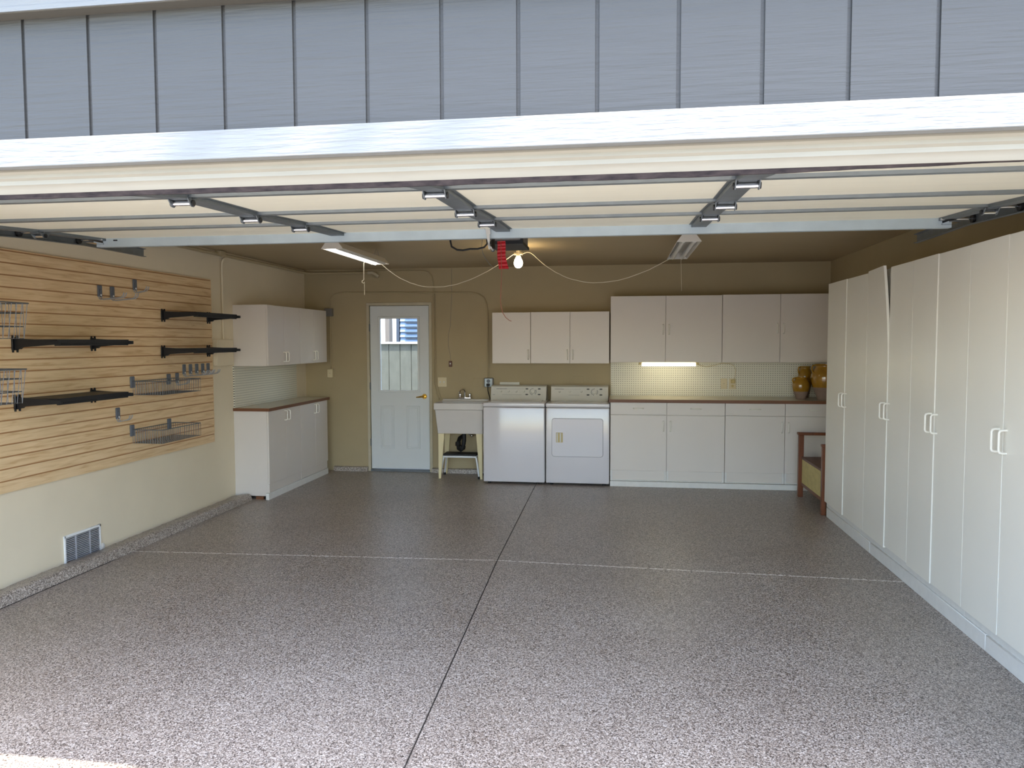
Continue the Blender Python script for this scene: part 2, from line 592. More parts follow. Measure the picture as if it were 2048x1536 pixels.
# curbs (rough edges)
def rough(mb, amp):
    for v in mb.bm.verts:
        n = v.co * 9
        v.co.z += amp * (math.sin(n.y * 3.1) + math.sin(n.y * 7.7 + 1)) * (0.5 if v.co.z > .02 else 0) + (random.uniform(-amp, amp) if v.co.z > .02 else 0)
mb = MB().prism([(XL, 0), (XL, .036), (-3.80, .058), (-3.745, .068), (-3.72, .064), (-3.704, .048), (-3.697, .02), (-3.694, 0)], 1, YF + .14, 7.10, div=160)
rough(mb, .0022)
struct('baseboard_left', mb, 'curb')
mb = MB()
for a, b in ((-3.53, DX0 - .01), (DX1 + .01, XR)):
    mb.prism([(YB, 0), (YB, .055), (8.905, .055), (8.89, .05), (8.885, .035), (8.882, 0)], 0, a, b, div=30)
rough(mb, .0015)
struct('baseboard_back', mb, 'curb')

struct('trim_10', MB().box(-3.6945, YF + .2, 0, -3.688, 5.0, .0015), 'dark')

# ------------------------------------------------------------------ outside ground, house next door, fence
struct('driveway', MB().box(-7, -14, -.09, 6, 1.9495, -.012), 'drive')
struct('ground', MB().box(-40, -40, -.2, 40, 60, -.095), 'soil')
struct('side_yard', MB().box(-9, YB + .15, -.09, 8, 18, -.03), 'drive')

fen = thing('board_fence', 'weathered grey board fence outside the entry door window', 'fence', (-3.4, 11.5, -.03))
poly = [(-6.2, 11.53)]
x = -6.2
pp = [(-6.2, 11.5)]
while x < -1.0:
    x += .183
    pp += [(x - .005, 11.5), (x - .005, 11.515), (x + .005, 11.515), (x + .005, 11.5)]
pp += [(-1.0, 11.5), (-1.0, 11.53), (-6.2, 11.53)]
off = -3.44 - (-6.2 + .183 * 15)
pp = [(a + off, b) for a, b in pp]
MB().prism(pp, 2, -.03, 1.575).build('boards', 'fence', fen, smooth=False)
MB().box(-6.1, 11.47, 1.575, -1.0, 11.57, 1.605, b=.004).build('cap_rail', 'pot_white', fen)

hs = thing('neighbouring_house', 'pale blue sided house beyond the grey fence, behind the door window', 'house', (-3.5, 14, -.03))
MB().box(-9, 14.0, -.03, 1.5, 14.5, 4.5).build('wall', 'housewall', hs)
mb = MB()
for k in range(40):
    z = 0.6 + k * .1
    mb.prism([(13.92, z), (13.99, z), (13.99, z + .1), (13.965, z + .1)], 0, -4.16, 1.0)
mb.build('lap_siding', 'bluewall', hs, smooth=False)
mb = MB()
for k in range(40):
    z = 0.6 + k * .1
    mb.box(-4.05, 13.90, z + .072, -.5, 13.985, z + .09)
mb.build('lap_shadow_strips', 'bluedark', hs)  # shadows on the lap siding, modelled as dark strips
MB().box(-4.235, 13.93, 0, -4.18, 14.0, 4.5).build('painted_shadow_strip', 'bluedark', hs)  # dark strip standing in for the shadow beside the corner board
MB().box(-4.30, 13.9, 0, -4.235, 14.0, 4.5).build('corner_board', 'pot_white', hs)
MB().box(-4.56, 13.9, 0, -4.48, 14.0, 4.5).build('corner_board', 'pot_white', hs)

# ------------------------------------------------------------------ entry door (back wall)
d1 = bpy.data.objects.new('door_1', None)
COL.objects.link(d1)
d1.location = (-2.685, YB, 0)
d1['kind'] = 'structure'
mb = MB()
mb.box(DX0 - .012, YB - .012, 0, DX0 + .022, YB + .10, DZ - .022, b=.001)
mb.box(DX1 - .022, YB - .012, 0, DX1 + .012, YB + .10, DZ - .022, b=.001)
mb.box(DX0 - .012, YB - .012, DZ - .022, DX1 + .012, YB + .10, DZ + .012, b=.002)
mb.box(DX0 + .0225, YB + .045, 0.0, DX0 + .05, YB + .099, DZ - .0225)
mb.box(DX1 - .05, YB + .045, 0.0, DX1 - .0225, YB + .099, DZ - .0225)
mb.box(DX0 + .0505, YB + .045, DZ - .05, DX1 - .0505, YB + .099, DZ - .0225)
mb.build('door_frame', 'frame', d1)
MB().box(DX0 + .022, YB - .02, 0.0, DX1 - .022, YB + .10, .022).build('threshold', 'dark_galv', d1)
lx0, lx1, lz0, lz1 = -3.054, -2.312, .034, 2.046
wx0, wx1, wz0, wz1 = -2.93, -2.448, 1.005, 1.895
yl = YB - .002
leaf = MB()
leaf.box(lx0, yl, lz0, wx0, yl + .042, lz1)
leaf.box(wx1, yl, lz0, lx1, yl + .042, lz1)
leaf.box(wx0, yl, lz0, wx1, yl + .042, wz0)
leaf.box(wx0, yl, wz1, wx1, yl + .042, lz1)
leaf = leaf.build('door_leaf', 'entry', d1)
mb = MB()                                   # raised lite frame
fw = .022
mb.box(wx0 - fw, yl - .010, wz0 - fw, wx0 + .006, yl, wz1 + fw, b=.003)
mb.box(wx1 - .006, yl - .010, wz0 - fw, wx1 + fw, yl, wz1 + fw, b=.003)
mb.box(wx0, yl - .010, wz0 - fw, wx1, yl, wz0 + .006, b=.003)
mb.box(wx0, yl - .010, wz1 - .006, wx1, yl, wz1 + fw, b=.003)
for zz in (wz0 - .01, wz1 + .01):
    for t in (.1, .5, .9):
        mb.cyl((wx0 + (wx1 - wx0) * t, yl - .011, zz), (wx0 + (wx1 - wx0) * t, yl - .008, zz), .004, seg=8)
mb.build('window_frame', 'entry', leaf)
MB().box(wx0, yl + .018, wz0, wx1, yl + .022, wz1).build('window_pane', 'glass', leaf)
for (a, b) in ((-2.932, -2.758), (-2.604, -2.430)):
    mb = MB()
    for (q0, q1, yy) in ((0, .016, .007), (.026, .036, .004)):
        A0, A1, Z0, Z1 = a + q0, b - q0, .285 + q0, .818 - q0
        tck = q1 - q0
        mb.box(A0, yl - yy, Z0, A0 + tck, yl, Z1, b=.003)
        mb.box(A1 - tck, yl - yy, Z0, A1, yl, Z1, b=.003)
        mb.box(A0 + tck, yl - yy, Z0, A1 - tck, yl, Z0 + tck, b=.003)
        mb.box(A0 + tck, yl - yy, Z1 - tck, A1 - tck, yl, Z1, b=.003)
    mb.build('raised_panel', 'entry', leaf)
hn = MB()
hn.cyl((-2.372, yl, .935), (-2.372, yl - .012, .935), .032, .028, 20)
hn.cyl((-2.372, yl - .012, .935), (-2.372, yl - .05, .935), .012, seg=12)
hn.tube([(-2.372, yl - .05, .935), (-2.395, yl - .058, .935), (-2.43, yl - .058, .931), (-2.462, yl - .052, .928)], .009, rs=[.013, .011, .009, .007])
hn.build('door_handle', 'brass', d1)
for z in (.36, 1.06, 1.78):
    MB().cyl((-3.060, yl - .008, z - .045), (-3.060, yl - .008, z + .045), .008).build('hinge', 'dark_galv', d1)

# ------------------------------------------------------------------ cabinets
def pull(x, y, z, axis, out, ln=.108, r=.0058, reach=.028):
    """D-shaped pull: axis 'z' or 'x' (long direction), out = unit vector away from the door"""
    a = Vector((0, 0, 1)) if axis == 'z' else Vector((1, 0, 0))
    o = Vector(out)
    c = Vector((x, y, z))
    h = ln / 2
    pts = [c - a * h, c - a * h + o * reach * .6, c - a * (h - .004) + o * reach * .88, c - a * (h - .013) + o * reach,
           c + a * (h - .013) + o * reach, c + a * (h - .004) + o * reach * .88, c + a * h + o * reach * .6, c + a * h]
    return MB().tube(pts, r, seg=8)

G = .0018                                   # half gap between doors
def front(name, x0, x1, z0, z1, y, parent, t=.018):
    return MB().box(x0 + G, y, z0 + G, x1 - G, y + t, z1 - G, b=.0015).build(name, 'melamine', parent)

def back_cabinet(name, label, xs, z0, z1, yf, handles, group):
    """wall cabinet hung on the back wall; xs = door boundaries; handles = x of each pull"""
    c = thing(name, label, 'cabinet', ((xs[0] + xs[-1]) / 2, YB - .02, z0), group)
    MB().box(xs[0] + .001, yf + .019, z0, xs[-1] - .001, YB - .001, z1).build('body', 'melamine', c)
    for i in range(len(xs) - 1):
        dr = front('door', xs[i], xs[i + 1], z0, z1, yf, c)
        h = handles[i]
        if h is not None:
            pull(h[0], yf, h[1], 'z', (0, -1, 0)).build('handle', 'handle', dr)
    return c

gu = 'white wall cabinets on the back wall'
back_cabinet('wall_cabinet', 'short single-door white wall cabinet above the washing machine', [-1.467, -1.018], 1.352, 1.942, 8.60,
             [(-1.045, 1.455)], gu)
back_cabinet('wall_cabinet', 'short two-door white wall cabinet above the clothes dryer', [-1.016, -.564, -.117], 1.352, 1.944, 8.60,
             [(-.595, 1.455), (-.533, 1.455)], gu)
back_cabinet('wall_cabinet', 'tall two-door white wall cabinet over the lit strip lamp', [-.105, .508, 1.122], 1.366, 2.112, 8.57,
             [(.478, 1.735), (.543, 1.735)], gu)
back_cabinet('wall_cabinet', 'tall two-door white wall cabinet above the glazed jars', [1.124, 1.740, 2.352], 1.366, 2.116, 8.57,
             [(1.708, 1.74), (1.775, 1.74)], gu)

def base_cabinet(label, xs, hd):
    c = thing('base_cabinet', label, 'cabinet', ((xs[0] + xs[-1]) / 2, YB - .05, 0), 'white base cabinets along the back wall')
    yf = 8.33
    x0, x1 = xs[0], xs[-1]
    MB().box(x0 + .001, yf + .02, .062, x1 - .001, YB - .075, .932).build('body', 'melamine', c)
    mb = MB()
    for i in range(len(xs) - 1):
        mb.box(xs[i] + .003, yf + .006, .062, xs[i] + .022, yf + .0205, .178)
        mb.box(xs[i + 1] - .022, yf + .006, .062, xs[i + 1] - .003, yf + .0205, .178)
        mb.box(xs[i] + .022, yf + .006, .062, xs[i + 1] - .022, yf + .0205, .072)
    mb.build('toe_frame', 'board', c)
    for i in range(len(xs) - 1):
        dw = MB().box(xs[i] + G, yf, .797 + G, xs[i + 1] - G, yf + .019, .930, b=.0015).build('drawer', 'melamine', c)
        cx = (xs[i] + xs[i + 1]) / 2
        pull(cx, yf, .868, 'x', (0, -1, 0), ln=.105).build('handle', 'handle', dw)
        top = .790 if i == 1 and x0 < 0 else .794
        dr = MB().box(xs[i] + G, yf, .178, xs[i + 1] - G, yf + .019, top, b=.0015).build('door', 'melamine', c)
        pull(hd[i], yf, .675, 'z', (0, -1, 0)).build('handle', 'handle', dr)
    return c
base_cabinet('white two-door two-drawer base cabinet right beside the clothes dryer', [-.10, .512, 1.132], [.475, .552])
base_cabinet('white two-drawer base cabinet partly behind the wooden storage bench', [1.134, 1.757, 2.352], [1.722, 1.792])
MB_ = MB().box(-.10, 8.312, 0, 2.352, 8.33, .060, b=.002)
tag(MB_.build('base_board', 'board', off=(0, 0, 0)), 'scuffed white board at floor level under the back base cabinets', 'board')

def countertop(label, loc, x0, y0, x1, y1, z0, z1, edges):
    c = thing('countertop', label, 'countertop', loc)
    MB().box(x0, y0, z0, x1, y1, z1, b=.001).build('laminate_surface', 'counter_top', c)
    mb = MB()
    for e in edges:
        mb.box(*e)
    mb.build('edge_strip', 'counter_edge', c)
    return c
countertop('long worktop with brown edge over the back base cabinets', (1.1, 8.6, .934), -.115, 8.306, 2.354, 8.93, .934, .966,
           [(-.118, 8.300, .933, 2.354, 8.306, .9665), (-.121, 8.300, .933, -.115, 8.93, .9665)])

# peg boards
o = MB().box(-.104, YB - .018, .966, 2.352, YB - .001, 1.366).build('pegboard', 'peg_x', off=(0, 0, 0))
tag(o, 'white pegboard on the back wall behind the long worktop', 'pegboard', 'white pegboards')
o = MB().box(XL + .001, 7.15, .936, XL + .016, 8.64, 1.36).build('pegboard', 'peg_y', off=(0, 0, 0))
tag(o, 'white pegboard on the left wall above the smaller worktop', 'pegboard', 'white pegboards')

# left wall cabinets: front faces +X
def side_door(parent, y0, y1, z0, z1, xf, hy, hz):
    dr = MB().box(xf - .018, y0 + G, z0 + G, xf, y1 - G, z1 - G, b=.0015).build('door', 'melamine', parent)
    pull(xf, hy, hz, 'z', (1, 0, 0), ln=.10, r=.0055, reach=.032).build('handle', 'handle', dr)
xf = -3.525
for (ys, lb, z0, z1) in (((7.175, 7.56, 7.947), 'two-door white wall cabinet on the left wall, nearer the slat panel', 1.362, 1.985),
                         ((7.949, 8.335, 8.715), 'two-door white wall cabinet on the left wall, nearer the back corner', 1.362, 1.985)):
    c = thing('wall_cabinet', lb, 'cabinet', (XL + .02, (ys[0] + ys[2]) / 2, z0), 'white wall cabinets on the left wall')
    MB().box(XL + .001, ys[0], z0, xf - .0185, ys[2], z1, b=.001).build('body', 'melamine', c)
    side_door(c, ys[0], ys[1], z0, z1, xf, ys[1] - .035, 1.45)
    side_door(c, ys[1], ys[2], z0, z1, xf, ys[1] + .035, 1.45)
for (ys, lb) in (((7.15, 7.56, 7.93), 'two-door white base cabinet on the left wall, side panel facing out'),
                 ((7.932, 8.335, 8.70), 'two-door white base cabinet on the left wall, nearest the back corner')):
    c = thing('base_cabinet', lb, 'cabinet', (XL + .02, (ys[0] + ys[2]) / 2, 0), 'white base cabinets on the left wall')
    MB().box(XL + .001, ys[0], .158, xf - .0185, ys[2], .904, b=.001).build('body', 'melamine', c)
    mb = MB()
    if ys[0] < 7.5:
        mb.box(XL + .001, ys[0], .036, xf - .038, ys[0] + .018, .158)
        mb.box(xf - .040, ys[0], .070, xf - .002, ys[0] + .018, .158)
    mb.box(xf - .030, ys[0] + .018, .070, xf - .012, ys[2], .158)
    mb.build('toe_panel', 'melamine', c)
    side_door(c, ys[0], ys[1], .158, .904, xf, ys[1] - .035, .83)
    side_door(c, ys[1], ys[2], .158, .904, xf, ys[1] + .035, .83)
tag(MB().box(xf - .036, 7.13, 0, xf + .0, 8.70, .068, b=.002).build('base_board', 'board', off=(0, 0, 0)),
    'white floor board under the left base cabinets', 'board')
tag(MB().box(XL + .22, 7.155, 0, XL + .30, 7.175, .03).build('wood_block', 'counter_edge', off=(0, 0, 0)), 'small wooden block in the dark gap under the left cabinet', 'block')
countertop('small worktop with brown edge over the left base cabinets', (-3.7, 7.9, .905), XL + .001, 7.141, -3.514, 8.73, .905, .935,
           [(-3.514, 7.135, .904, -3.508, 8.735, .9355), (XL + .001, 7.135, .904, -3.514, 7.141, .9355)])

# right wall tall cabinets: front faces -X at x = 1.86
xf = 1.86
def tall(ys, label, warp=False, proud=.0055):
    c = thing('tall_cabinet', label, 'cabinet', (XR - .02, (ys[0] + ys[2]) / 2, 0), 'tall white cabinets along the right wall')
    zt = 2.112
    MB().box(xf + .019, ys[2] , .135, XR - .001, ys[0], zt - .004, b=.001).build('body', 'tall', c)
    MB().box(xf + .022, ys[2], .089, xf + .038, ys[0], .135).build('toe_panel', 'board', c)
    for k in (0, 1):
        a, b = ys[k + 1], ys[k]
        lift = .012 if (warp and k == 0) else 0
        x0, x1, y0, y1, z0, z1 = xf, xf + .018, a + G, b - G, .138 + (.012 if (warp and k == 1) else 0), zt + lift
        if k == 0:
            nz = 24
            m = MB()
            loops = []
            for i in range(nz + 1):
                z = z0 + (z1 - z0) * i / nz
                t = max(0, (z - 1.45) / (z1 - 1.45)) ** 1.6
                if not warp:
                    t = 0
                dx = -.038 * t - proud
                dy = .012 * t
                loops.append([m.bm.verts.new((x0 + dx, y0 + dy, z)), m.bm.verts.new((x1 + dx, y0 + dy, z)),
                              m.bm.verts.new((x1, y1, z)), m.bm.verts.new((x0, y1, z))])
            for A, B in zip(loops, loops[1:]):
                for q in range(4):
                    m.bm.faces.new((A[q], A[(q + 1) % 4], B[(q + 1) % 4], B[q]))
            m.bm.faces.new(loops[0][::-1]); m.bm.faces.new(loops[-1])
        else:
            m = MB().box(x0, y0, z0, x1, y1, z1, b=.0018)
        dr = m.build('door', 'tall', c)
        hy = ys[1] + (.035 if k == 0 else -.035)
        pull(xf - (proud * .9 if k == 0 else 0), hy, 1.108, 'z', (-1, 0, 0), ln=.112, r=.0058, reach=.036).build('handle', 'handle', dr)
    return c
tall((7.13, 6.567, 6.040), 'tall white two-door cabinet nearest the wooden bench')
tall((6.038, 5.562, 5.150), 'tall white two-door cabinet with a door warped open at the top', warp=True)
tall((5.148, 4.762, 4.357), 'tall white two-door cabinet between the warped-door one and the nearest one')
tall((4.355, 3.955, 3.560), 'tall white two-door cabinet nearest the viewer, cut by the frame', proud=.002)
for a, b, lb in ((7.10, 5.905, 'white painted floor board under the tall cabinets, length by the bench'),
                 (5.900, 4.095, 'white painted floor board under the tall cabinets, longest middle length'),
                 (4.090, 2.9, 'white painted floor board under the tall cabinets, nearest length')):
    tag(MB().box(xf + .012, b, 0, xf + .048, a, .088, b=.003).build('base_board', 'board', off=(0, 0, 0)), lb, 'board', 'floor boards under the tall cabinets')

# ------------------------------------------------------------------ washer and dryer
def appliance(name, label, cat, x0, x1):
    yf, yb, zt = 8.30, 8.90, .918
    c = thing(name, label, cat, ((x0 + x1) / 2, 8.6, 0))
    MB().box(x0, yf, .022, x1, yb, .868, b=.012, seg=3).build('body', 'appliance', c)
    mb = MB()
    mb.box(x0 - .001, yf - .004, .872, x1 + .001, yb, zt, b=.010, seg=3)
    mb.build('top_panel', 'appliance', c)
    mb = MB().prism([(8.665, .915), (8.70, .945), (8.735, 1.075), (8.76, 1.088), (8.90, 1.088), (8.90, .915)], 0, x0 + .02, x1 - .022)
    con = mb.build('control_panel', 'console', c)
    for xx in (x0 + .06, x1 - .06):
        for yy in (yf + .06, yb - .06):
            MB().cyl((xx, yy, 0), (xx, yy, .03), .018).build('foot', 'black_rubber', c)
    W = x1 - x0
    def onp(t, z):                            # point on the slanted console face
        return (x0 + t * W, 8.70 + (z - .945) / .13 * .035 - .001, z)
    # dial with dark tick ring
    cx, cy, cz = onp(.745, 1.018)
    nrm = Vector((0, -.966, .26))
    ring = MB()
    tx, tz, C0 = Vector((1, 0, 0)), Vector((0, .26, .966)), Vector((cx, cy, cz))
    va, vb = [], []
    for k in range(96):
        a_ = k * 2 * PI / 96
        rr = .043 if (k // 3) % 2 == 0 and (k // 12) not in (1, 6) else .031
        p = C0 + tx * rr * math.cos(a_) + tz * rr * math.sin(a_)
        va.append(ring.bm.verts.new(p)); vb.append(ring.bm.verts.new(p + nrm * .0012))
    for k in range(96):
        ring.bm.faces.new((va[k], va[(k + 1) % 96], vb[(k + 1) % 96], vb[k]))
    ring.bm.faces.new(va[::-1]); ring.bm.faces.new(vb)
    ring.build('dial_ring', 'grey_print', con)
    MB().cyl(C0 + nrm * .0012, C0 + nrm * .0024, .0315, seg=32).build('dial_face', 'console', con)
    MB().cyl((cx, cy, cz), Vector((cx, cy, cz)) + nrm * .022, .025, .021, 24).build('dial', 'console', con)
    for (t, z) in ((.64, 1.050), (.85, 1.050), (.64, .985), (.85, .985)):
        p = Vector(onp(t, z))
        m = MB().sphere((0, 0, 0), .018, 1, .12, .42, 14)
        bmesh.ops.translate(m.bm, verts=m.bm.verts[:], vec=p)
        m.build('oval_marking', 'washlabel', con)
    return c, con, onp, nrm
wx0_, wx1_ = -1.523, -.826
c, con, onp, nrm = appliance('washing_machine', 'white top-loading washing machine between the utility sink and the dryer', 'washing machine', wx0_, wx1_)
MB().box(wx0_ + .055, 8.325, .9175, wx1_ - .05, 8.655, .926, b=.004).build('lid', 'appliance', c)
MB().box(wx1_ - .155, 8.34, .9255, wx1_ - .148, 8.40, .9275).build('lid_mark', 'grey_print', c)
for t in (.20, .33, .46, .59):
    p = Vector(onp(t, 1.022))
    MB().cyl(p, p + nrm * .012, .013, .011, 14).build('selector_knob', 'console', con)
def prn(t0, t1, z, h):
    a, b = Vector(onp(t0, z)), Vector(onp(t1, z))
    MB().box(a.x, a.y - .0012, a.z - h, b.x, b.y + .001, b.z + h).build('printed_line', 'grey_print', con)
prn(.12, .30, 1.050, .0025); prn(.22, .55, .982, .0008); prn(.06, .10, .982, .0015); prn(.30, .60, 1.050, .0008)
dx0_, dx1_ = -.812, -.108
c, con, onp, nrm = appliance('clothes_dryer', 'white front-loading clothes dryer to the right of the washing machine', 'clothes dryer', dx0_, dx1_)
for t in (.17, .34, .53):
    p = Vector(onp(t, 1.022))
    MB().cyl(p, p + nrm * .012, .013, .011, 14).build('selector_knob', 'console', con)
prn(.09, .24, 1.050, .0025); prn(.32, .50, .982, .0008); prn(.24, .52, 1.050, .0008)
def rrect(x0, x1, z0, z1, rad, n=6):
    pts = []
    for cx, cz, a0 in ((x1 - rad, z1 - rad, 0), (x0 + rad, z1 - rad, 90), (x0 + rad, z0 + rad, 180), (x1 - rad, z0 + rad, 270)):
        for k in range(n + 1):
            a = math.radians(a0 + 90 * k / n)
            pts.append((cx + rad * math.cos(a), cz + rad * math.sin(a)))
    return pts
MB().prism(rrect(-.746, -.176, .322, .752, .03), 1, 8.2975, 8.303).build('door_seam', 'grey_print', c)
dd = MB().prism(rrect(-.742, -.180, .326, .748, .027), 1, 8.291, 8.302).build('door', 'appliance', c)
MB().box(-.697, 8.288, .482, -.622, 8.292, .592, b=.0015).build('handle_plate', 'almond', dd)
m = MB()
m.box(-.690, 8.284, .486, -.676, 8.290, .588, b=.002)
m.box(-.655, 8.280, .486, -.640, 8.290, .588, b=.002)
m.build('handle', 'console', dd)

# ------------------------------------------------------------------ utility sink
c = thing('utility_sink', 'off-white floor-standing laundry tub between the entry door and washing machine', 'sink', (-1.84, 8.7, 0))
yf, yb = 8.47, 8.91
m = MB()
X0, X1 = -2.138, -1.552
t = .022
def ring(z, ox0, ox1, oy0, oy1):
    return [(ox0, oy0, z), (ox1, oy0, z), (ox1, oy1, z), (ox0, oy1, z)]
loops = [ring(.532, -2.105, -1.570, 8.53, 8.88), ring(.815, X0 + .012, X1 - .010, yf + .012, yb - .01), ring(.818, X0, X1, yf, yb), ring(.893, X0, X1, yf, yb),
         ring(.893, X0 + t, X1 - t, yf + t, yb - .09), ring(.56, -2.085, -1.59, 8.55, 8.80)]
vl = [[m.bm.verts.new(p) for p in L_] for L_ in loops]
for A, B in zip(vl, vl[1:]):
    for q in range(4):
        m.bm.faces.new((A[q], A[(q + 1) % 4], B[(q + 1) % 4], B[q]))
m.bm.faces.new(vl[0][::-1]); m.bm.faces.new(vl[-1])
m.build('basin', 'sink', c, bevel=.006)
MB().box(X0 + .01, yb - .03, .888, X1 - .005, yb, .912, b=.004).build('back_ledge', 'sink', c)
for (xa, s) in ((-2.100, 1), (-1.578, -1)):
    for (y, yo) in ((8.545, 0), (8.87, -1)):
        yy = y
        m = MB()
        wt, wb_, dpt = .072, .026, .03
        m.hexa([(xa, yy - .012, 0), (xa + s * wb_, yy - .012, 0), (xa + s * wb_, yy + .012, 0), (xa, yy + .012, 0),
                (xa, yy - .016, .60), (xa + s * wt, yy - .016, .60), (xa + s * wt, yy + .016, .60), (xa, yy + .016, .60)])
        if yo == 0:
            bmesh.ops.translate(m.bm, verts=[v for v in m.bm.verts if v.co.z > .5], vec=(0, 0, -.068))
        else:
            bmesh.ops.translate(m.bm, verts=[v for v in m.bm.verts if v.co.z > .5], vec=(0, -.01, -.068))
        m.build('leg', 'sinkleg', c)
# drain trap
m = MB()
m.cyl((-1.825, 8.69, .42), (-1.825, 8.69, .54), .024)
m.tube([(-1.825, 8.69, .45), (-1.83, 8.69, .40), (-1.845, 8.70, .34), (-1.87, 8.71, .315), (-1.90, 8.73, .33), (-1.915, 8.76, .39), (-1.91, 8.84, .44), (-1.90, 8.94, .45)], .024, seg=12)
m.cyl((-1.843, 8.70, .365), (-1.85, 8.705, .335), .034, seg=14)
m.cyl((-1.912, 8.75, .365), (-1.915, 8.765, .40), .034, seg=14)
m.build('drain_trap', 'black_rubber', c)
m = MB()
m.tube([(-1.74, 8.94, .47), (-1.76, 8.86, .47), (-1.80, 8.82, .50), (-1.80, 8.86, .58)], .008)
m.sphere((-1.765, 8.86, .47), .017)
m.build('supply_valve', 'chrome', c)
# faucet on the back ledge
fc = thing('faucet', 'chrome two-handle faucet standing on the utility sink back ledge', 'faucet', (-1.85, 8.895, .912))
m = MB().box(-1.93, 8.862, .912, -1.775, 8.905, .938, b=.008, seg=2)
m.build('base', 'chrome', fc)
MB().tube([(-1.852, 8.885, .93), (-1.852, 8.885, .985), (-1.855, 8.875, 1.02), (-1.865, 8.85, 1.035), (-1.88, 8.81, 1.03), (-1.89, 8.775, 1.012), (-1.893, 8.765, .995)],
          .0085, rs=[.016, .011, .0095, .0085, .0085, .0085, .010]).build('spout', 'chrome', fc)
for xx in (-1.912, -1.792):
    m = MB().cyl((xx, 8.885, .93), (xx, 8.885, .95), .012)
    m.lathe([(.012, 0), (.020, .006), (.021, .02), (.017, .034), (.004, .037)], (xx, 8.885, .948), 12)
    m.build('tap_handle', 'glass' if False else 'chrome', fc)

# step stool under the sink
c = thing('step_stool', 'white tube step stool with a black tread under the utility sink', 'stool', (-1.86, 8.66, 0))
MB().box(-2.05, 8.56, .268, -1.655, 8.74, .290, b=.004).build('tread', 'black_rubber', c)
MB().box(-2.055, 8.552, .245, -1.65, 8.748, .268, b=.006).build('tread_frame', 'white_metal', c)
for (xa, xb) in ((-2.045, -2.090), (-1.660, -1.620)):
    for (ya, yb_) in ((8.57, 8.555), (8.73, 8.80)):
        lg = MB().tube([(xa, ya, .255), (xa + (xb - xa) * .3, ya + (yb_ - ya) * .3, .20), (xb, yb_, .012)], .011, seg=10).build('leg', 'white_metal', c)
        MB().cyl((xb, yb_, 0), (xb, yb_, .03), .016).build('rubber_foot', 'black_rubber', lg)

# ------------------------------------------------------------------ jars on the worktop
def jar(name, label, loc, k, prof, split, handles=0):
    c = thing(name, label, 'jar', loc, 'mustard glazed jars')
    def at(zz):
        for (ra, za), (rb, zb) in zip(prof, prof[1:]):
            if za <= zz <= zb:
                return ra + (rb - ra) * (zz - za) / (zb - za)
    mid = (at(split), split)
    up = [mid] + [(r_ * k, z * k) for r_, z in prof if z > split]
    lo_ = [(r_ * k, z * k) for r_, z in prof if z < split] + [mid]
    MB().lathe(lo_, loc).build('unglazed_base', 'clay', c)
    inner = [(max(up[-1][0] - .012, .01), up[-1][1] - .002), (max(up[-1][0] - .014, .01), up[-1][1] - .05)]
    MB().lathe([(up[0][0] + .0012, up[0][1])] + up[1:] + inner, loc).build('glazed_body', 'amber', c)
    for s in range(handles):
        a = math.radians([200, 20, -60][s])
        dx, dy = math.cos(a), math.sin(a)
        rr = max(r_ for r_, z in up)
        zt = up[-1][1] - .012
        pts = [(loc[0] + dx * q * rr, loc[1] + dy * q * rr, loc[2] + zt - h * .36 * zt / 1) for q, h in ((.80, 0), (1.02, .02), (1.10, .22), (1.06, .45), (.95, .6))]
        MB().tube(pts, .009 if k > .8 else .007, seg=8).build('handle', 'amber', c)
    return c
profj = [(.55, 0), (.60, .02), (.62, .15), (.80, .6), (1.0, 1.15), (1.08, 1.40), (1.10, 1.6), (1.08, 1.9), (1.0, 2.15), (.85, 2.40), (.75, 2.5), (.74, 2.58), (.82, 2.66), (.84, 2.72)]
pj = [(r_ / 10, z / 10) for r_, z in profj]
def sc(fr, fz): return [(r_ * fr, z * fz) for r_, z in pj]
jar('glazed_jar', 'small mustard glazed jar with terracotta base on the long worktop', (1.965, 8.56, .966), 1.0, sc(.835, .885), .086, 1)
jar('glazed_jar', 'largest mustard glazed jar, half hidden by the tall cabinets', (2.196, 8.47, .966), 1.0, sc(1.37, 1.425), .137, 1)
jar('glazed_jug', 'mustard glazed jug behind the small and the largest jar', (2.062, 8.80, .966), 1.0, sc(.70, 1.30), .12, 1)

# ------------------------------------------------------------------ storage bench
c = thing('storage_bench', 'reddish wooden storage bench with straw-coloured panel and brown seat', 'bench', (2.08, 7.6, 0))
def post(x, y, h, w_=.05):
    return MB().box(x, y, 0, x + w_, y + .05, h, b=.003).build('post', 'wood_red', c)
post(1.822, 7.975, .640)
post(1.842, 7.150, .640, .040)
post(2.29, 7.975, .640)
post(2.29, 7.150, .640)
MB().box(1.812, 7.965, .640, 2.345, 8.03, .667, b=.004).build('armrest', 'wood_red', c)
MB().box(1.836, 7.140, .630, 2.345, 7.20, .655, b=.004).build('armrest', 'wood_red', c)
m = MB().hexa([(1.85, 7.20, .395), (2.33, 7.20, .395), (2.33, 7.975, .395), (1.85, 7.975, .395),
               (1.85, 7.20, .418), (2.33, 7.20, .418), (2.33, 7.975, .418), (1.85, 7.975, .418)])
m.build('seat', 'seat_brown', c)
MB().box(1.856, 7.19, .150, 1.868, 7.975, .396).build('front_panel', 'rattan', c)
m = MB().box(1.850, 7.19, .120, 1.874, 7.975, .150, b=.002)
m.build('lower_rail', 'wood_red', c)
MB().box(1.87, 8.0, .14, 2.29, 8.012, .396).build('end_panel', 'rattan', c)
MB().box(2.32, 7.20, .14, 2.335, 7.975, .62).build('back_panel', 'rattan', c)

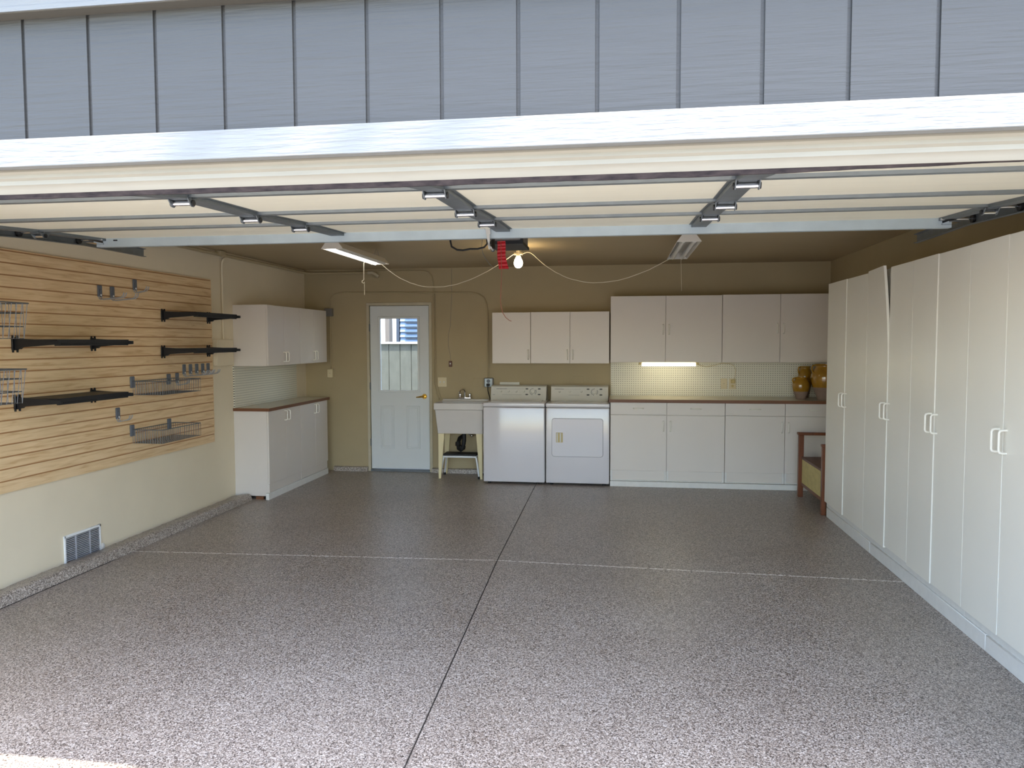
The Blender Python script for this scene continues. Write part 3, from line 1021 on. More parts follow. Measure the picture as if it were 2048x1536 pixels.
# ------------------------------------------------------------------ slat wall and its fittings
SX = -3.88
sw = MB()
zs = [2.193 - .0775 * k for k in range(20)]
poly = [(XL + .0005, .645), (SX, .645)]
for z in reversed(zs):
    poly += [(SX, z - .0045), (SX - .005, z - .0042), (SX - .005, z + .0042), (SX, z + .0045)]
poly += [(SX, 2.204), (XL + .0005, 2.204)]
# outline lives in (x, z): extrude along y
def P2(q, y): return (q[0], y, q[1])
loops = [[sw.bm.verts.new(P2(q, y)) for q in poly] for y in (2.90, 6.745)]
n = len(poly)
for k in range(n):
    sw.bm.faces.new((loops[0][k], loops[0][(k + 1) % n], loops[1][(k + 1) % n], loops[1][k]))
sw.bm.faces.new(loops[0][::-1]); sw.bm.faces.new(loops[1])
o = sw.build('slatwall', 'slat', off=(XL, 0, 0), smooth=False)
o.location = (XL, 0, 0)
tag(o, 'maple slatwall panel with horizontal grooves on the left wall', 'slatwall')

# double prong hook
def hook_proto(reach=.20, label='', loc=(0, 0, 0), spread=.014, group='grey and silver prong hooks on the slatwall', tip=.035, drop=0):
    c = thing('slatwall_hook', label, 'hook', loc, group)
    x, y, z = loc                              # z = top of bracket, x = panel face
    MB().box(x, y - .023, z - .088, x + .012, y + .023, z, b=.004).build('bracket', 'grey_plastic', c)
    MB().box(x + .012, y - .010, z - .066, x + .017, y + .012, z - .030, b=.002).build('bracket_ridge', 'grey_plastic', c)
    MB().cyl((x + .012, y + .004, z - .074), (x + .015, y + .004, z - .074), .007).build('rivet', 'label', c)
    for s in (-1, 1):
        yy = y + s * spread
        MB().tube([(x + .008, yy, z - .075), (x + .010, yy, z - .100), (x + .022, yy, z - .108), (x + reach - .025, yy, z - .106 + .012),
                   (x + reach - .008, yy, z - .090 + .01), (x + reach, yy, z - .068 + .01)], .0042, seg=8).build('prong', 'silver_paint', c)
    return c
pl_ = [('silver double hook on the slatwall, lower left of the top three', 5.174, 2.036, .215),
       ('silver double hook on the slatwall, lower right of the top three', 5.315, 2.036, .220),
       ('silver double hook on the slatwall, highest of all', 5.590, 2.113, .12)]
h1 = hook_proto(.215, pl_[0][0], (SX, pl_[0][1], pl_[0][2]))
dup(h1, (SX, pl_[1][1], pl_[1][2]), pl_[1][0])
h2 = hook_proto(.12, pl_[2][0], (SX, pl_[2][1], pl_[2][2]))
dup(h2, (SX, 5.334, 1.098), 'single short silver hook below the black shelves, above the lower basket')
names = ['first from the left', 'second from the left', 'middle', 'fourth from the left', 'last, at the panel edge']
for k, (yy, nm) in enumerate(zip((6.250, 6.351, 6.453, 6.554, 6.648), names)):
    src = h1 if k < 2 else h2
    dup(src, (SX, yy, 1.408), 'hook in the row of five by the upper basket, ' + nm)
dup(h2, (SX, 6.139, 1.336), 'lone grey bracket hook just right of the upper basket, below the row of five')

# black shelf: two arms and a perforated plate
def shelf(label, y0, y1, z, lip=True, plate=True, tilt=0):
    c = thing('wall_shelf', label, 'shelf', (SX, (y0 + y1) / 2, z), 'black metal shelves on the slatwall')
    for y in (y0, y1):
        m = MB()
        # tapered arm
        pts = [(SX, z - .065), (SX, z + .004), (SX + .03, z + .004), (SX + .325, z - .012), (SX + .325, z - .034), (SX + .06, z - .052), (SX + .045, z - .065)]
        lo0 = [m.bm.verts.new((p[0], y - .010, p[1])) for p in pts]
        lo1 = [m.bm.verts.new((p[0], y + .010, p[1])) for p in pts]
        for k in range(len(pts)):
            m.bm.faces.new((lo0[k], lo0[(k + 1) % len(pts)], lo1[(k + 1) % len(pts)], lo1[k]))
        m.bm.faces.new(lo0[::-1]); m.bm.faces.new(lo1)
        m.box(SX - .002, y - .026, z - .072, SX + .012, y + .026, z + .012, b=.003)
        for s in (-1, 1):
            m.box(SX, y + s * .018 - .004, z - .086, SX + .012, y + s * .018 + .004, z + .024, b=.001)
        m.build('bracket', 'black_metal', c)
    if plate:
        MB().box(SX + .012, y0 + .01, z - .012, SX + .30, y1 - .01, z - .002).build('plate', 'black_metal', c)
        m = MB()
        nn = int((y1 - y0) / .014)
        for k in range(nn):
            yy = y0 + .02 + k * (y1 - y0 - .04) / (nn - 1)
            m.box(SX + .28, yy - .0045, z - .036, SX + .295, yy + .0045, z - .026)
        m.box(SX + .28, y0 + .01, z - .044, SX + .296, y1 - .01, z - .035)
        m.box(SX + .28, y0 + .01, z - .027, SX + .296, y1 - .01, z - .010)
        m.build('front_lip', 'black_metal', c)
    return c
shelf('black metal shelf on the slatwall, upper of the two at the panel right edge', 5.960, 6.678, 1.868)
shelf('black metal shelf on the slatwall, lower of the two at the panel right edge', 5.945, 6.663, 1.556)
shelf('black metal shelf on the slatwall just below the upper tall wire basket', 4.355, 5.085, 1.628)
shelf('black metal shelf on the slatwall, lowest, with perforated front edge', 4.355, 5.066, 1.245)

# shallow wire basket with two hanging brackets
def wire(m, a, b, r=.0016, seg=5):
    m.cyl(a, b, r, seg=seg)
def basket(label, y0, y1, ztop, depth, h, brackets, sy, sx, group, rim=.0035, flare=.0, wr=.0020, bottom=True, hrows=(), zb=None):
    zt = ztop
    c = thing('wire_basket', label, 'basket', (SX, (y0 + y1) / 2, zt), group)
    x0, x1 = SX + .012, SX + depth
    zb = zt - h
    m = MB()
    loop = [(x0, y0, zt), (x1 + flare, y0 - flare * .3, zt), (x1 + flare, y1 + flare * .3, zt), (x0, y1, zt), (x0, y0, zt)]
    for a, b in zip(loop, loop[1:]):
        wire(m, a, b, rim, 6)
    m.build('rim', 'grey_wire', c)
    m = MB()
    ny = int(round((y1 - y0) / sy))
    nx = int(round((x1 - x0) / sx))
    for k in range(ny + 1):
        y = y0 + (y1 - y0) * k / ny
        m.tube([(x1 + flare, y, zt), (x1, y, zb), (x0, y, zb), (x0, y, zt)], wr, seg=4)
    for k in range(nx + 1):
        x = x0 + (x1 - x0) * k / nx
        m.tube([(x, y0, zt), (x, y0, zb), (x, y1, zb), (x, y1, zt)], wr, seg=4)
    for f_ in hrows:
        z = zt - h * f_
        q = [(x0, y0, z), (x1, y0, z), (x1, y1, z), (x0, y1, z), (x0, y0, z)]
        for a, b in zip(q, q[1:]):
            wire(m, a, b, wr * 1.2, 4)
    g = m.build('wire_mesh', 'grey_wire', c)
    for by in brackets:
        MB().box(SX, by - .024, zt - .052, SX + .014, by + .024, zt + .040, b=.004).build('bracket', 'grey_plastic', c)
    return c
gb = 'grey wire baskets on the slatwall'
basket('shallow grey wire basket on the slatwall, upper one beside the row of five hooks', 5.52, 6.07, 1.293, .268, .108, (5.52, 6.012), .028, .022, gb)
basket('shallow grey wire basket on the slatwall, lowest fitting of all', 5.50, 6.05, .905, .270, .108, (5.50, 6.001), .028, .022, gb)
basket('tall open grey wire basket at the left edge, above the middle black shelf', 3.50, 4.095, 1.842, .30, .212, (3.55, 4.05), .040, .05, gb, rim=.0042, flare=.03, wr=.0028, hrows=(.28, .66))
basket('tall open grey wire basket at the left edge, above the lowest black shelf', 3.47, 4.062, 1.445, .30, .205, (3.52, 4.02), .040, .05, gb, rim=.0042, flare=.03, wr=.0028, hrows=(.28, .66))

# wall vent
c = thing('wall_vent', 'bare metal louvred vent low on the left wall above the curb', 'vent', (XL, 4.93, .12))
MB().box(XL, 4.748, .028, XL + .003, 5.112, .226).build('back_plate', 'dark', c)
m = MB()
m.box(XL, 4.742, .215, XL + .012, 5.118, .233, b=.002)
m.box(XL, 4.742, .026, XL + .012, 4.756, .233, b=.002)
m.box(XL, 5.104, .026, XL + .012, 5.118, .233, b=.002)
m.build('rim', 'label', c)
m = MB()
for yy in (4.855, 5.0):
    m.box(XL + .004, yy - .003, .03, XL + .013, yy + .003, .215)
m.build('divider', 'vent', c)
m = MB()
for k in range(14):
    z = .034 + k * .0132
    m.box(XL + .003, 4.756, z, XL + .012, 5.104, z + .0055)
m.build('louvres', 'vent', c)
tag(MB().sphere((XL + .003, 5.14, .05), .03, .3, 1, 1, 8).build('plaster_patch', 'board', off=(0, 0, 0)), 'rough white plaster patch at the wall vent lower right corner', 'patch')

# ------------------------------------------------------------------ electrical on the left and back walls
def plate(name, label, cat, x0, z0, x1, z1, material='outlet', d=.008, wall='back', y=None):
    if wall == 'back':
        yb_ = YB if y is None else y
        o = MB().box(x0, yb_ - d, z0, x1, yb_ + .0, z1, b=.002).build(name, material, off=(0, 0, 0))
    return tag(o, label, cat)
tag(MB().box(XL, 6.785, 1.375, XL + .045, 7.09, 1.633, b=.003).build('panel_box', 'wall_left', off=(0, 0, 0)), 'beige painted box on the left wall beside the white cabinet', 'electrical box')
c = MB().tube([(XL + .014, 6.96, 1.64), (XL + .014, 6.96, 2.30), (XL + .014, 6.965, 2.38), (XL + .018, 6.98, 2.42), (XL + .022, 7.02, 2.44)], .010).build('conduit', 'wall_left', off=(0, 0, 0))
tag(c, 'thin beige conduit running up the left wall from the painted box', 'conduit')
c = thing('conduit', 'thick beige pipe under the ceiling along the left wall into the corner', 'conduit', (XL + .04, 7, 2.46))
MB().tube([(XL + .04, 5.4, 2.458), (XL + .04, 8.86, 2.462), (XL + .06, 8.90, 2.460), (XL + .10, YB - .04, 2.456), (-3.02, YB - .04, 2.452)], .016, seg=12).build('pipe', 'wall', c)
MB().tube([(-3.06, YB - .04, 2.452), (-3.00, YB - .045, 2.452), (-2.96, YB - .05, 2.43), (-2.92, YB - .05, 2.40)], .021, seg=12).build('elbow', 'frame', c)
MB().box(XL + .02, 6.84, 2.45, XL + .075, 6.94, 2.495, b=.003).build('junction_box', 'wall', c)
c = tag(MB().tube([(-3.3, YB - .012, 2.475), (-2.40, YB - .012, 2.470), (-2.31, YB - .012, 2.455), (-2.265, YB - .012, 2.41), (-2.243, YB - .012, 2.33), (-2.240, YB - .012, 1.55),
                   (-2.247, YB - .012, 1.10), (-2.215, YB - .012, .99), (-2.185, YB - .012, .90)], .0075).build('conduit', 'wall', off=(0, 0, 0)),
        'thin beige conduit from the ceiling down the wall beside the entry door', 'conduit')
c = tag(MB().tube([(-2.226, YB - .008, 2.20), (-2.222, YB - .008, 1.55), (-2.225, YB - .008, 1.15), (-2.19, YB - .008, 1.0), (-2.155, YB - .008, .91)], .005).build('cable', 'wall', off=(0, 0, 0)),
        'thin beige cable hugging the conduit right of the entry door', 'cable')
c = tag(MB().tube([(-3.565, YB - .016, 1.27), (-3.565, YB - .016, 2.10), (-3.55, YB - .014, 2.15), (-3.50, YB - .012, 2.195), (-3.43, YB - .012, 2.212), (-3.36, YB - .012, 2.216),
                   (-1.78, YB - .012, 2.196), (-1.69, YB - .012, 2.18), (-1.62, YB - .012, 2.13), (-1.59, YB - .012, 2.05), (-1.578, YB - .012, 1.95), (-1.572, YB - .012, 1.17)], .009).build('conduit', 'wall', off=(0, 0, 0)),
        'long beige conduit arching over the entry door to the washer outlet', 'conduit')
tag(MB().box(-3.625, YB - .055, 1.925, -3.525, YB, 2.022, b=.004).build('junction_box', 'steel_box', off=(0, 0, 0)), 'grey steel junction box in the corner left of the entry door', 'junction box')
c = thing('blank_plate', 'ivory blank plate on a surface box left of the entry door', 'outlet plate', (-3.568, YB, 1.22))
MB().box(-3.603, YB - .045, 1.165, -3.533, YB, 1.272, b=.004).build('cover', 'outlet', c)
MB().cyl((-3.568, YB - .047, 1.22), (-3.568, YB - .044, 1.22), .004).build('screw', 'steel_box', c)
c = thing('light_switch', 'ivory double light switch between the entry door and sink', 'light switch', (-2.146, YB, 1.115))
MB().box(-2.203, YB - .007, 1.055, -2.089, YB, 1.172, b=.002).build('cover', 'outlet', c)
for xx in (-2.170, -2.122):
    MB().box(xx - .005, YB - .017, 1.105, xx + .005, YB - .006, 1.125, b=.001).build('toggle', 'label', c)
plate('blank_cover', 'faint beige painted-over plate left of the washer outlet', 'outlet plate', -1.76, 1.06, -1.645, 1.16, 'wall', .005)
plate('blank_cover', 'faint beige painted-over plate on the wall above the dryer', 'outlet plate', -.545, 1.10, -.425, 1.19, 'wall', .005)
plate('hose_box_cover', 'pale plastic strip on the wall just above the washer console', 'cover', -1.43, 1.03, -1.19, 1.118, 'console', .03)
c = thing('washer_outlet', 'grey metal round-faced outlet behind the washing machine with black plug', 'outlet', (-1.565, YB, 1.112))
MB().box(-1.622, YB - .050, 1.055, -1.508, YB, 1.168, b=.010, seg=2).build('box', 'steel_box', c)
MB().box(-1.612, YB - .056, 1.062, -1.518, YB - .049, 1.162, b=.003).build('cover', 'strut', c)
MB().cyl((-1.565, YB - .056, 1.13), (-1.565, YB - .060, 1.13), .022, seg=20).build('socket_face', 'grey_plastic', c)
c = thing('power_cord', 'black power cord plugged in behind the washing machine', 'cord', (-1.565, YB - .06, 1.09))
MB().box(-1.585, YB - .09, 1.072, -1.545, YB - .058, 1.102, b=.006, seg=2).build('plug', 'black_rubber', c)
MB().tube([(-1.568, YB - .08, 1.08), (-1.566, YB - .085, 1.02), (-1.556, YB - .06, .96), (-1.545, YB - .03, .90), (-1.538, YB - .02, .60)], .0055).build('cable', 'black_rubber', c)
# hanging wall button on a thin wire
c = thing('door_button', 'small dark push button hanging from a thin wire over the sink', 'button', (-2.042, YB, 1.34))
MB().box(-2.060, YB - .018, 1.300, -2.022, YB, 1.372, b=.003).build('housing', 'seat_brown', c)
MB().box(-2.049, YB - .023, 1.328, -2.033, YB - .017, 1.350, b=.002).build('button', 'label', c)
MB().tube([(-2.04, YB - .004, 1.37), (-2.045, YB - .004, 1.45), (-2.068, YB - .004, 1.56), (-2.068, YB - .004, 1.68), (-2.04, YB - .004, 1.80), (-2.034, YB - .004, 1.95), (-2.02, YB - .004, 2.16), (-2.02, YB - .004, 2.49)], .0017, seg=5).build('wire', 'steel_box', c)
# outlets on the peg board
yp = YB - .018
c = thing('phone_plate', 'white wall plate on the pegboard, left of the outlet', 'outlet plate', (1.197, yp, 1.11))
MB().box(1.160, yp - .006, 1.050, 1.232, yp, 1.172, b=.002).build('cover', 'outlet', c)
MB().cyl((1.196, yp - .008, 1.111), (1.196, yp - .005, 1.111), .004).build('screw', 'steel_box', c)
c = thing('duplex_outlet', 'ivory outlet with a plugged-in adapter on the pegboard', 'outlet', (1.292, yp, 1.11))
MB().box(1.254, yp - .006, 1.050, 1.332, yp, 1.172, b=.002).build('cover', 'outlet', c)
MB().box(1.272, yp - .035, 1.118, 1.316, yp - .005, 1.160, b=.005).build('adapter', 'almond', c)
MB().cyl((1.292, yp - .008, 1.085), (1.292, yp - .004, 1.085), .015).build('socket_face', 'almond', c)
tag(MB().tube([(1.30, yp - .03, 1.16), (1.318, yp - .02, 1.20), (1.325, yp - .02, 1.27), (1.30, yp - .03, 1.32), (1.25, yp - .06, 1.345), (1.16, yp - .08, 1.350), (1.08, yp - .08, 1.325), (.98, yp - .12, 1.31), (.90, yp - .18, 1.33), (.86, 8.68, 1.345)], .0035).build('lamp_cord', 'outlet', off=(0, 0, 0)),
    'thin ivory cord looping under the cabinets to the strip lamp', 'cord')

# ------------------------------------------------------------------ under-cabinet strip lamp
c = thing('strip_lamp', 'lit strip lamp under the wall cabinet, shining on the pegboard', 'lamp', (.545, 8.66, 1.366))
MB().box(.215, 8.615, 1.338, .250, 8.70, 1.366, b=.003).build('end_cap', 'almond', c)
MB().box(.845, 8.615, 1.338, .880, 8.70, 1.366, b=.003).build('end_cap', 'almond', c)
MB().box(.25, 8.66, 1.352, .845, 8.70, 1.366).build('housing', 'lamp_metal', c)
MB().cyl((.25, 8.635, 1.340), (.845, 8.635, 1.340), .017, seg=14).build('diffuser', 'under_on', c)

# ------------------------------------------------------------------ shop lights, bulb, cords
def shop_light(label, xc, y0, y1, zb, lit):
    c = thing('shop_light', label, 'lamp', (xc, (y0 + y1) / 2, zb + .1), 'hanging fluorescent shop lights')
    w0, w1, hh = .092, .050, .055
    m = MB()
    t = .002
    # folded sheet hood: outer trapezoid minus inner
    prof = [(-w0, 0), (-w1, hh), (w1, hh), (w0, 0), (w0 - t * 2, 0), (w1 - t, hh - t * 2), (-w1 + t, hh - t * 2), (-w0 + t * 2, 0)]
    pp = [(xc + a, zb + b) for a, b in prof]
    def L_(y): return [m.bm.verts.new((a, y, b)) for a, b in pp]
    A, B = L_(y0), L_(y1)
    for k in range(len(pp)):
        m.bm.faces.new((A[k], A[(k + 1) % len(pp)], B[(k + 1) % len(pp)], B[k]))
    m.bm.faces.new(A[::-1]); m.bm.faces.new(B)
    m.build('hood', 'lamp_metal', c)
    for y in (y0 - .002, y1 - .001):
        q = [(xc - w0, zb - .004), (xc - w1, zb + hh), (xc + w1, zb + hh), (xc + w0, zb - .004)]
        mm = MB()
        a_ = [mm.bm.verts.new((a, y, b)) for a, b in q]
        b_ = [mm.bm.verts.new((a, y + .003, b)) for a, b in q]
        for k in range(4):
            mm.bm.faces.new((a_[k], a_[(k + 1) % 4], b_[(k + 1) % 4], b_[k]))
        mm.bm.faces.new(a_[::-1]); mm.bm.faces.new(b_)
        mm.build('end_plate', 'lamp_metal', c)
    for k, dx in enumerate((-.042, .042)):
        MB().cyl((xc + dx, y0 + .012, zb + .008), (xc + dx, y1 - .012, zb + .008), .0175, seg=14).build('tube', 'tube_on' if (lit and k == 0) else 'tube_off', c)
    for y in (y0 + .1, y1 - .1):
        MB().tube([(xc - .03, y, zb + hh), (xc, y, ZC - .004), (xc + .03, y, zb + hh)], .0015, seg=4).build('hanger', 'galv', c)
    return c
shop_light('fluorescent shop light left of the bulb, its tube lit', -2.29, 5.80, 7.02, 2.353, True)
shop_light('unlit fluorescent shop light right of the bulb', .514, 5.83, 7.03, 2.353, False)
c = thing('light_bulb', 'lit bare warm bulb in a ceiling socket near the red ribbon', 'light bulb', (-.942, 7.0, ZC))
MB().cyl((-.942, 7.0, 2.452), (-.942, 7.0, ZC), .035, .05, 20).build('ceiling_socket', 'outlet', c)
m = MB().cyl((-.942, 7.0, 2.40), (-.942, 7.0, 2.452), .020, .022, 16)
m.box(-.985, 6.985, 2.412, -.90, 7.015, 2.432, b=.004)
m.build('outlet_adapter', 'outlet', c)
m = MB().lathe([(.004, 0), (.021, .004), (.036, .021), (.042, .045), (.037, .071), (.025, .094), (.017, .110), (.015, .122)], (-.942, 7.0, 2.290), 24)
m.build('glass_bulb', 'bulb_on', c)
def sag(p0, p1, mid, n=30, wob=.002):
    """quadratic through a low point, with small kinks"""
    out = []
    p0, p1, mid = Vector(p0), Vector(p1), Vector(mid)
    cp = mid * 2 - (p0 + p1) / 2
    for i in range(n + 1):
        t = i / n
        p = (1 - t) ** 2 * p0 + 2 * t * (1 - t) * cp + t * t * p1
        if 0 < i < n:
            p += Vector((0, 0, random.uniform(-wob, wob)))
        out.append(p)
    return out
tag(MB().tube(sag((-2.28, 7.02, 2.36), (-.985, 7.0, 2.422), (-1.70, 7.01, 2.125)), .0035, seg=6).build('lamp_cord', 'white_cord', off=(0, 0, 0)),
    'white cord sagging between the lit shop light and the bulb', 'cord', 'white cords to the shop lights')
tag(MB().tube([(-.90, 7.0, 2.422), (-.86, 7.0, 2.436), (-.83, 7.0, 2.43)] + sag((-.80, 7.0, 2.41), (.46, 7.02, 2.36), (-.24, 7.0, 2.145)), .0035, seg=6).build('lamp_cord', 'white_cord', off=(0, 0, 0)),
    'white cord sagging between the bulb and the unlit shop light', 'cord', 'white cords to the shop lights')
tag(MB().tube([(-2.363, 6.8, 2.373), (-2.374, 6.8, 2.34), (-2.376, 6.8, 2.185), (-2.392, 6.8, 2.178), (-2.394, 6.8, 2.160), (-2.378, 6.8, 2.154), (-2.370, 6.8, 2.167), (-2.371, 6.8, 2.044)], .0033, seg=6).build('pull_string', 'white_cord', off=(0, 0, 0)),
    'white knotted pull string hanging from the lit shop light', 'pull string')
tag(MB().tube([(.545, 7.0, 2.36), (.548, 7.0, 2.26), (.553, 7.0, 2.06)], .0015, seg=5).build('pull_string', 'white_cord', off=(0, 0, 0)),
    'thin white pull string hanging from the unlit shop light', 'pull string')

# ------------------------------------------------------------------ sectional garage door (raised), tracks, opener
DYZ = [(2.17, 2.094), (2.69, 2.166), (3.233, 2.188), (3.767, 2.225), (4.30, 2.248)]
def dz(y):
    for (a, za), (b, zb) in zip(DYZ, DYZ[1:]):
        if y <= b:
            return za + (zb - za) * (y - a) / (b - a)
    return DYZ[-1][1]
GX0, GX1 = -3.215, 1.725
STX = [-1.655, -.665, .428]
gd = thing('garage_door', 'raised cream sectional garage door hanging overhead on its tracks', 'garage door', (-.745, 3.2, 2.2))
for i, ((a, za), (b, zb)) in enumerate(zip(DYZ, DYZ[1:])):
    sec = MB().hexa([(GX0, a + .003, za), (GX1, a + .003, za), (GX1, b - .003, zb), (GX0, b - .003, zb),
                     (GX0, a + .003, za + .035), (GX1, a + .003, za + .035), (GX1, b - .003, zb + .035), (GX0, b - .003, zb + .035)]).build('section', 'doorpanel', gd, smooth=False)
    # rolled metal edges of each section
    m = MB()
    def lip(y0, y1):
        d = .013
        m.hexa([(GX0, y0, dz(y0) - d), (GX1, y0, dz(y0) - d), (GX1, y1, dz(y1) - d), (GX0, y1, dz(y1) - d),
                (GX0, y0, dz(y0) + .001), (GX1, y0, dz(y0) + .001), (GX1, y1, dz(y1) + .001), (GX0, y1, dz(y1) + .001)])
    if i > 0:
        lip(a + .004, a + .026)
    if i < 3:
        lip(b - .026, b - .004)
    m.build('rolled_edge', 'galv', sec)
    for xs in STX:
        wv = .040
        m = MB().hexa([(xs - wv, a + .004, za - .018), (xs + wv, a + .004, za - .018), (xs + wv, b - .004, zb - .018), (xs - wv, b - .004, zb - .018),
                       (xs - wv, a + .004, za), (xs + wv, a + .004, za), (xs + wv, b - .004, zb), (xs - wv, b - .004, zb)])
        for s in (-1, 1):
            e0, e1 = xs + s * wv, xs + s * (wv + .012)
            m.hexa([(min(e0, e1), a + .004, za - .003), (max(e0, e1), a + .004, za - .003), (max(e0, e1), b - .004, zb - .003), (min(e0, e1), b - .004, zb - .003),
                    (min(e0, e1), a + .004, za), (max(e0, e1), a + .004, za), (max(e0, e1), b - .004, zb), (min(e0, e1), b - .004, zb)])
        m.build('stile', 'dark_galv', sec)
    for (e0, e1) in ((GX0, GX0 + .06), (GX1 - .06, GX1)):
        MB().hexa([(e0, a + .004, za - .016), (e1, a + .004, za - .016), (e1, b - .004, zb - .016), (e0, b - .004, zb - .016),
                   (e0, a + .004, za), (e1, a + .004, za), (e1, b - .004, zb), (e0, b - .004, zb)]).build('end_stile', 'dark_galv', sec)
MB().box(GX0, 2.150, 2.080, GX1, 2.180, 2.110, b=.008).build('bottom_seal', 'black_rubber', gd)
def hinge(x, y, z, wd=.040):
    h = MB()
    h.box(x - wd * .8, y - .045, z - .023, x + wd * .8, y + .045, z - .018, b=.001)
    hh = h.build('hinge', 'dark_galv', gd)
    for s in (-1, 1):
        x0, x1 = x + s * wd - .002, x + s * wd + .002
        q = [(y - .036, z - .018), (y + .034, z - .018), (y + .018, z - .038), (y + .008, z - .048), (y - .008, z - .048), (y - .020, z - .036)]
        MB().prism(q, 0, x0, x1).build('hinge_ear', 'dark_galv', hh)
        MB().cyl((x + s * (wd + .001), y, z - .034), (x + s * (wd + .007), y, z - .034), .012, seg=12).build('pin_washer', 'black_metal', hh)
    MB().cyl((x - wd, y, z - .034), (x + wd, y, z - .034), .0095, seg=12).build('hinge_pin', 'chrome', hh)
    for dx, dy in ((-.012, .03), (.012, .022)):
        MB().cyl((x + dx, y + dy, z - .032), (x + dx, y + dy, z - .020), .006, seg=6).build('bolt_head', 'chrome', hh)
for y, z in DYZ[1:4]:
    for x in STX:
        hinge(x, y, z)
    for x in (GX0 + .045, GX1 - .045):
        hinge(x, y, z, .030)
# top strut
m = MB()
m.box(GX0 - .005, 4.286, 2.196, GX1 + .005, 4.290, 2.262)
m.box(GX0 - .005, 4.2902, 2.1965, GX1 + .005, 4.330, 2.199)
m.box(GX0 - .005, 4.270, 2.2595, GX1 + .005, 4.2858, 2.262)
m.build('strut', 'strut', gd)
MB().box(-3.105, 4.2845, 2.231, -3.078, 4.2862, 2.239).build('strut_slot', 'dark', gd)
# rollers
TZ = 2.238
for y in (3.233, 3.767, 4.235):
    for s, xe, xt in ((-1, GX0, -3.295), (1, GX1, 1.805)):
        rl = MB().cyl((xt - s * .000, y, dz(y) - .012), (xt + s * .012, y, dz(y) - .012), .022, seg=18).build('roller', 'black_rubber', gd)
        MB().cyl((xe - s * .07, y, dz(y) - .012), (xt + s * .004, y, dz(y) - .012), .0055).build('roller_stem', 'chrome', rl)
for s, xe in ((-1, GX0), (1, GX1)):
    m = MB()
    m.box(min(xe + s * .01, xe - s * .045), 4.195, 2.212, max(xe + s * .01, xe - s * .045), 4.285, 2.218)
    m.box(min(xe + s * .01, xe - s * .045), 4.279, 2.212, max(xe + s * .01, xe - s * .045), 4.285, 2.275)
    m.build('top_bracket', 'chrome', gd)
# opener arm and lift bracket fixed on the strut
m = MB()
m.box(-.775, 4.268, 2.245, -.715, 4.286, 2.272, b=.002)
m.hexa([(-.758, 4.262, 2.215), (-.734, 4.262, 2.215), (-.734, 4.266, 2.215), (-.758, 4.266, 2.215),
        (-.768, 4.262, 2.268), (-.740, 4.262, 2.268), (-.740, 4.266, 2.268), (-.768, 4.266, 2.268)])
m.hexa([(-.744, 4.262, 2.128), (-.738, 4.262, 2.128), (-.738, 4.266, 2.128), (-.744, 4.266, 2.128),
        (-.758, 4.262, 2.215), (-.738, 4.262, 2.215), (-.738, 4.266, 2.215), (-.758, 4.266, 2.215)])
m.build('lift_bracket', 'chrome', gd)
# tracks
for s, xt, lb in ((-1, -3.300, 'galvanised horizontal door track under the ceiling, left side above the slatwall'),
                  (1, 1.810, 'galvanised horizontal door track under the ceiling, right side above the tall cabinets')):
    c = thing('door_track', lb, 'door track', (xt, 4.0, TZ), 'galvanised garage door tracks')
    m = MB()
    e = 5.0 if s > 0 else 4.885
    prof = [(0, -.028), (.012, -.028), (.012, -.025), (.003, -.022), (.003, .022), (.012, .025), (.012, .028), (0, .028)]
    xw = xt + s * .016
    def pt(a, b, y):
        z = dz(min(y, 4.3)) - .012 + b
        if y < 2.7:
            z = DYZ[1][1] - .012 + b - (2.7 - y) ** 2 * .35
        if y > 4.3:
            z = DYZ[-1][1] - .012 + b - .006 * (y - 4.3)
        return (xw - s * a * 2.2, y, z)
    ylist = [2.25, 2.4, 2.55, 2.7, 3.233, 3.767, 4.3, e]
    lp = [[m.bm.verts.new(pt(a, b, y)) for a, b in prof] for y in ylist]
    for A, B in zip(lp, lp[1:]):
        for k in range(len(prof)):
            m.bm.faces.new((A[k], A[(k + 1) % len(prof)], B[(k + 1) % len(prof)], B[k]))
    m.bm.faces.new(lp[0][::-1]); m.bm.faces.new(lp[-1])
    m.build('rail', 'dark_galv', c)
    MB().box(min(xw, xw + s * .004), 4.62, 2.25, max(xw, xw + s * .004), 4.66, ZC).build('hanger_strap', 'dark_galv', c)
    MB().box(min(xw, xw + s * .03), 2.30, 0.02, max(xw, xw + s * .03), 2.335, 2.10).build('vertical_rail', 'dark_galv', c)

# opener rail, motor box, arm
c = thing('door_opener', 'grey and black garage door opener hung from the ceiling behind the door', 'door opener', (-.82, 5.7, ZC))
MB().box(-.835, 2.16, 2.375, -.795, 5.35, 2.405).build('rail', 'dark_galv', c)
m = MB().box(-.925, 5.35, 2.322, -.700, 5.75, 2.44, b=.006)
m.build('motor_housing', 'steel_box', c)
m = MB()
m.box(-.94, 5.345, 2.300, -.690, 5.75, 2.3215)
m.box(-.705, 5.340, 2.298, -.686, 5.37, 2.43)
m.build('dark_trim', 'black_metal', c)
m = MB()
for x in (-.90, -.72):
    m.box(x - .012, 5.5, 2.44, x + .012, 5.52, ZC)
m.build('ceiling_strap', 'dark_galv', c)
m = MB()
m.tube([(-.735, 4.35, 2.135), (-.760, 4.50, 2.20), (-.79, 4.72, 2.30), (-.81, 4.80, 2.375)], .012)
m.build('door_arm', 'black_metal', c)
m = MB()
m.tube([(-.735, 4.27, 2.14), (-.735, 4.35, 2.135)], .007)
m.build('arm_pin', 'chrome', c)
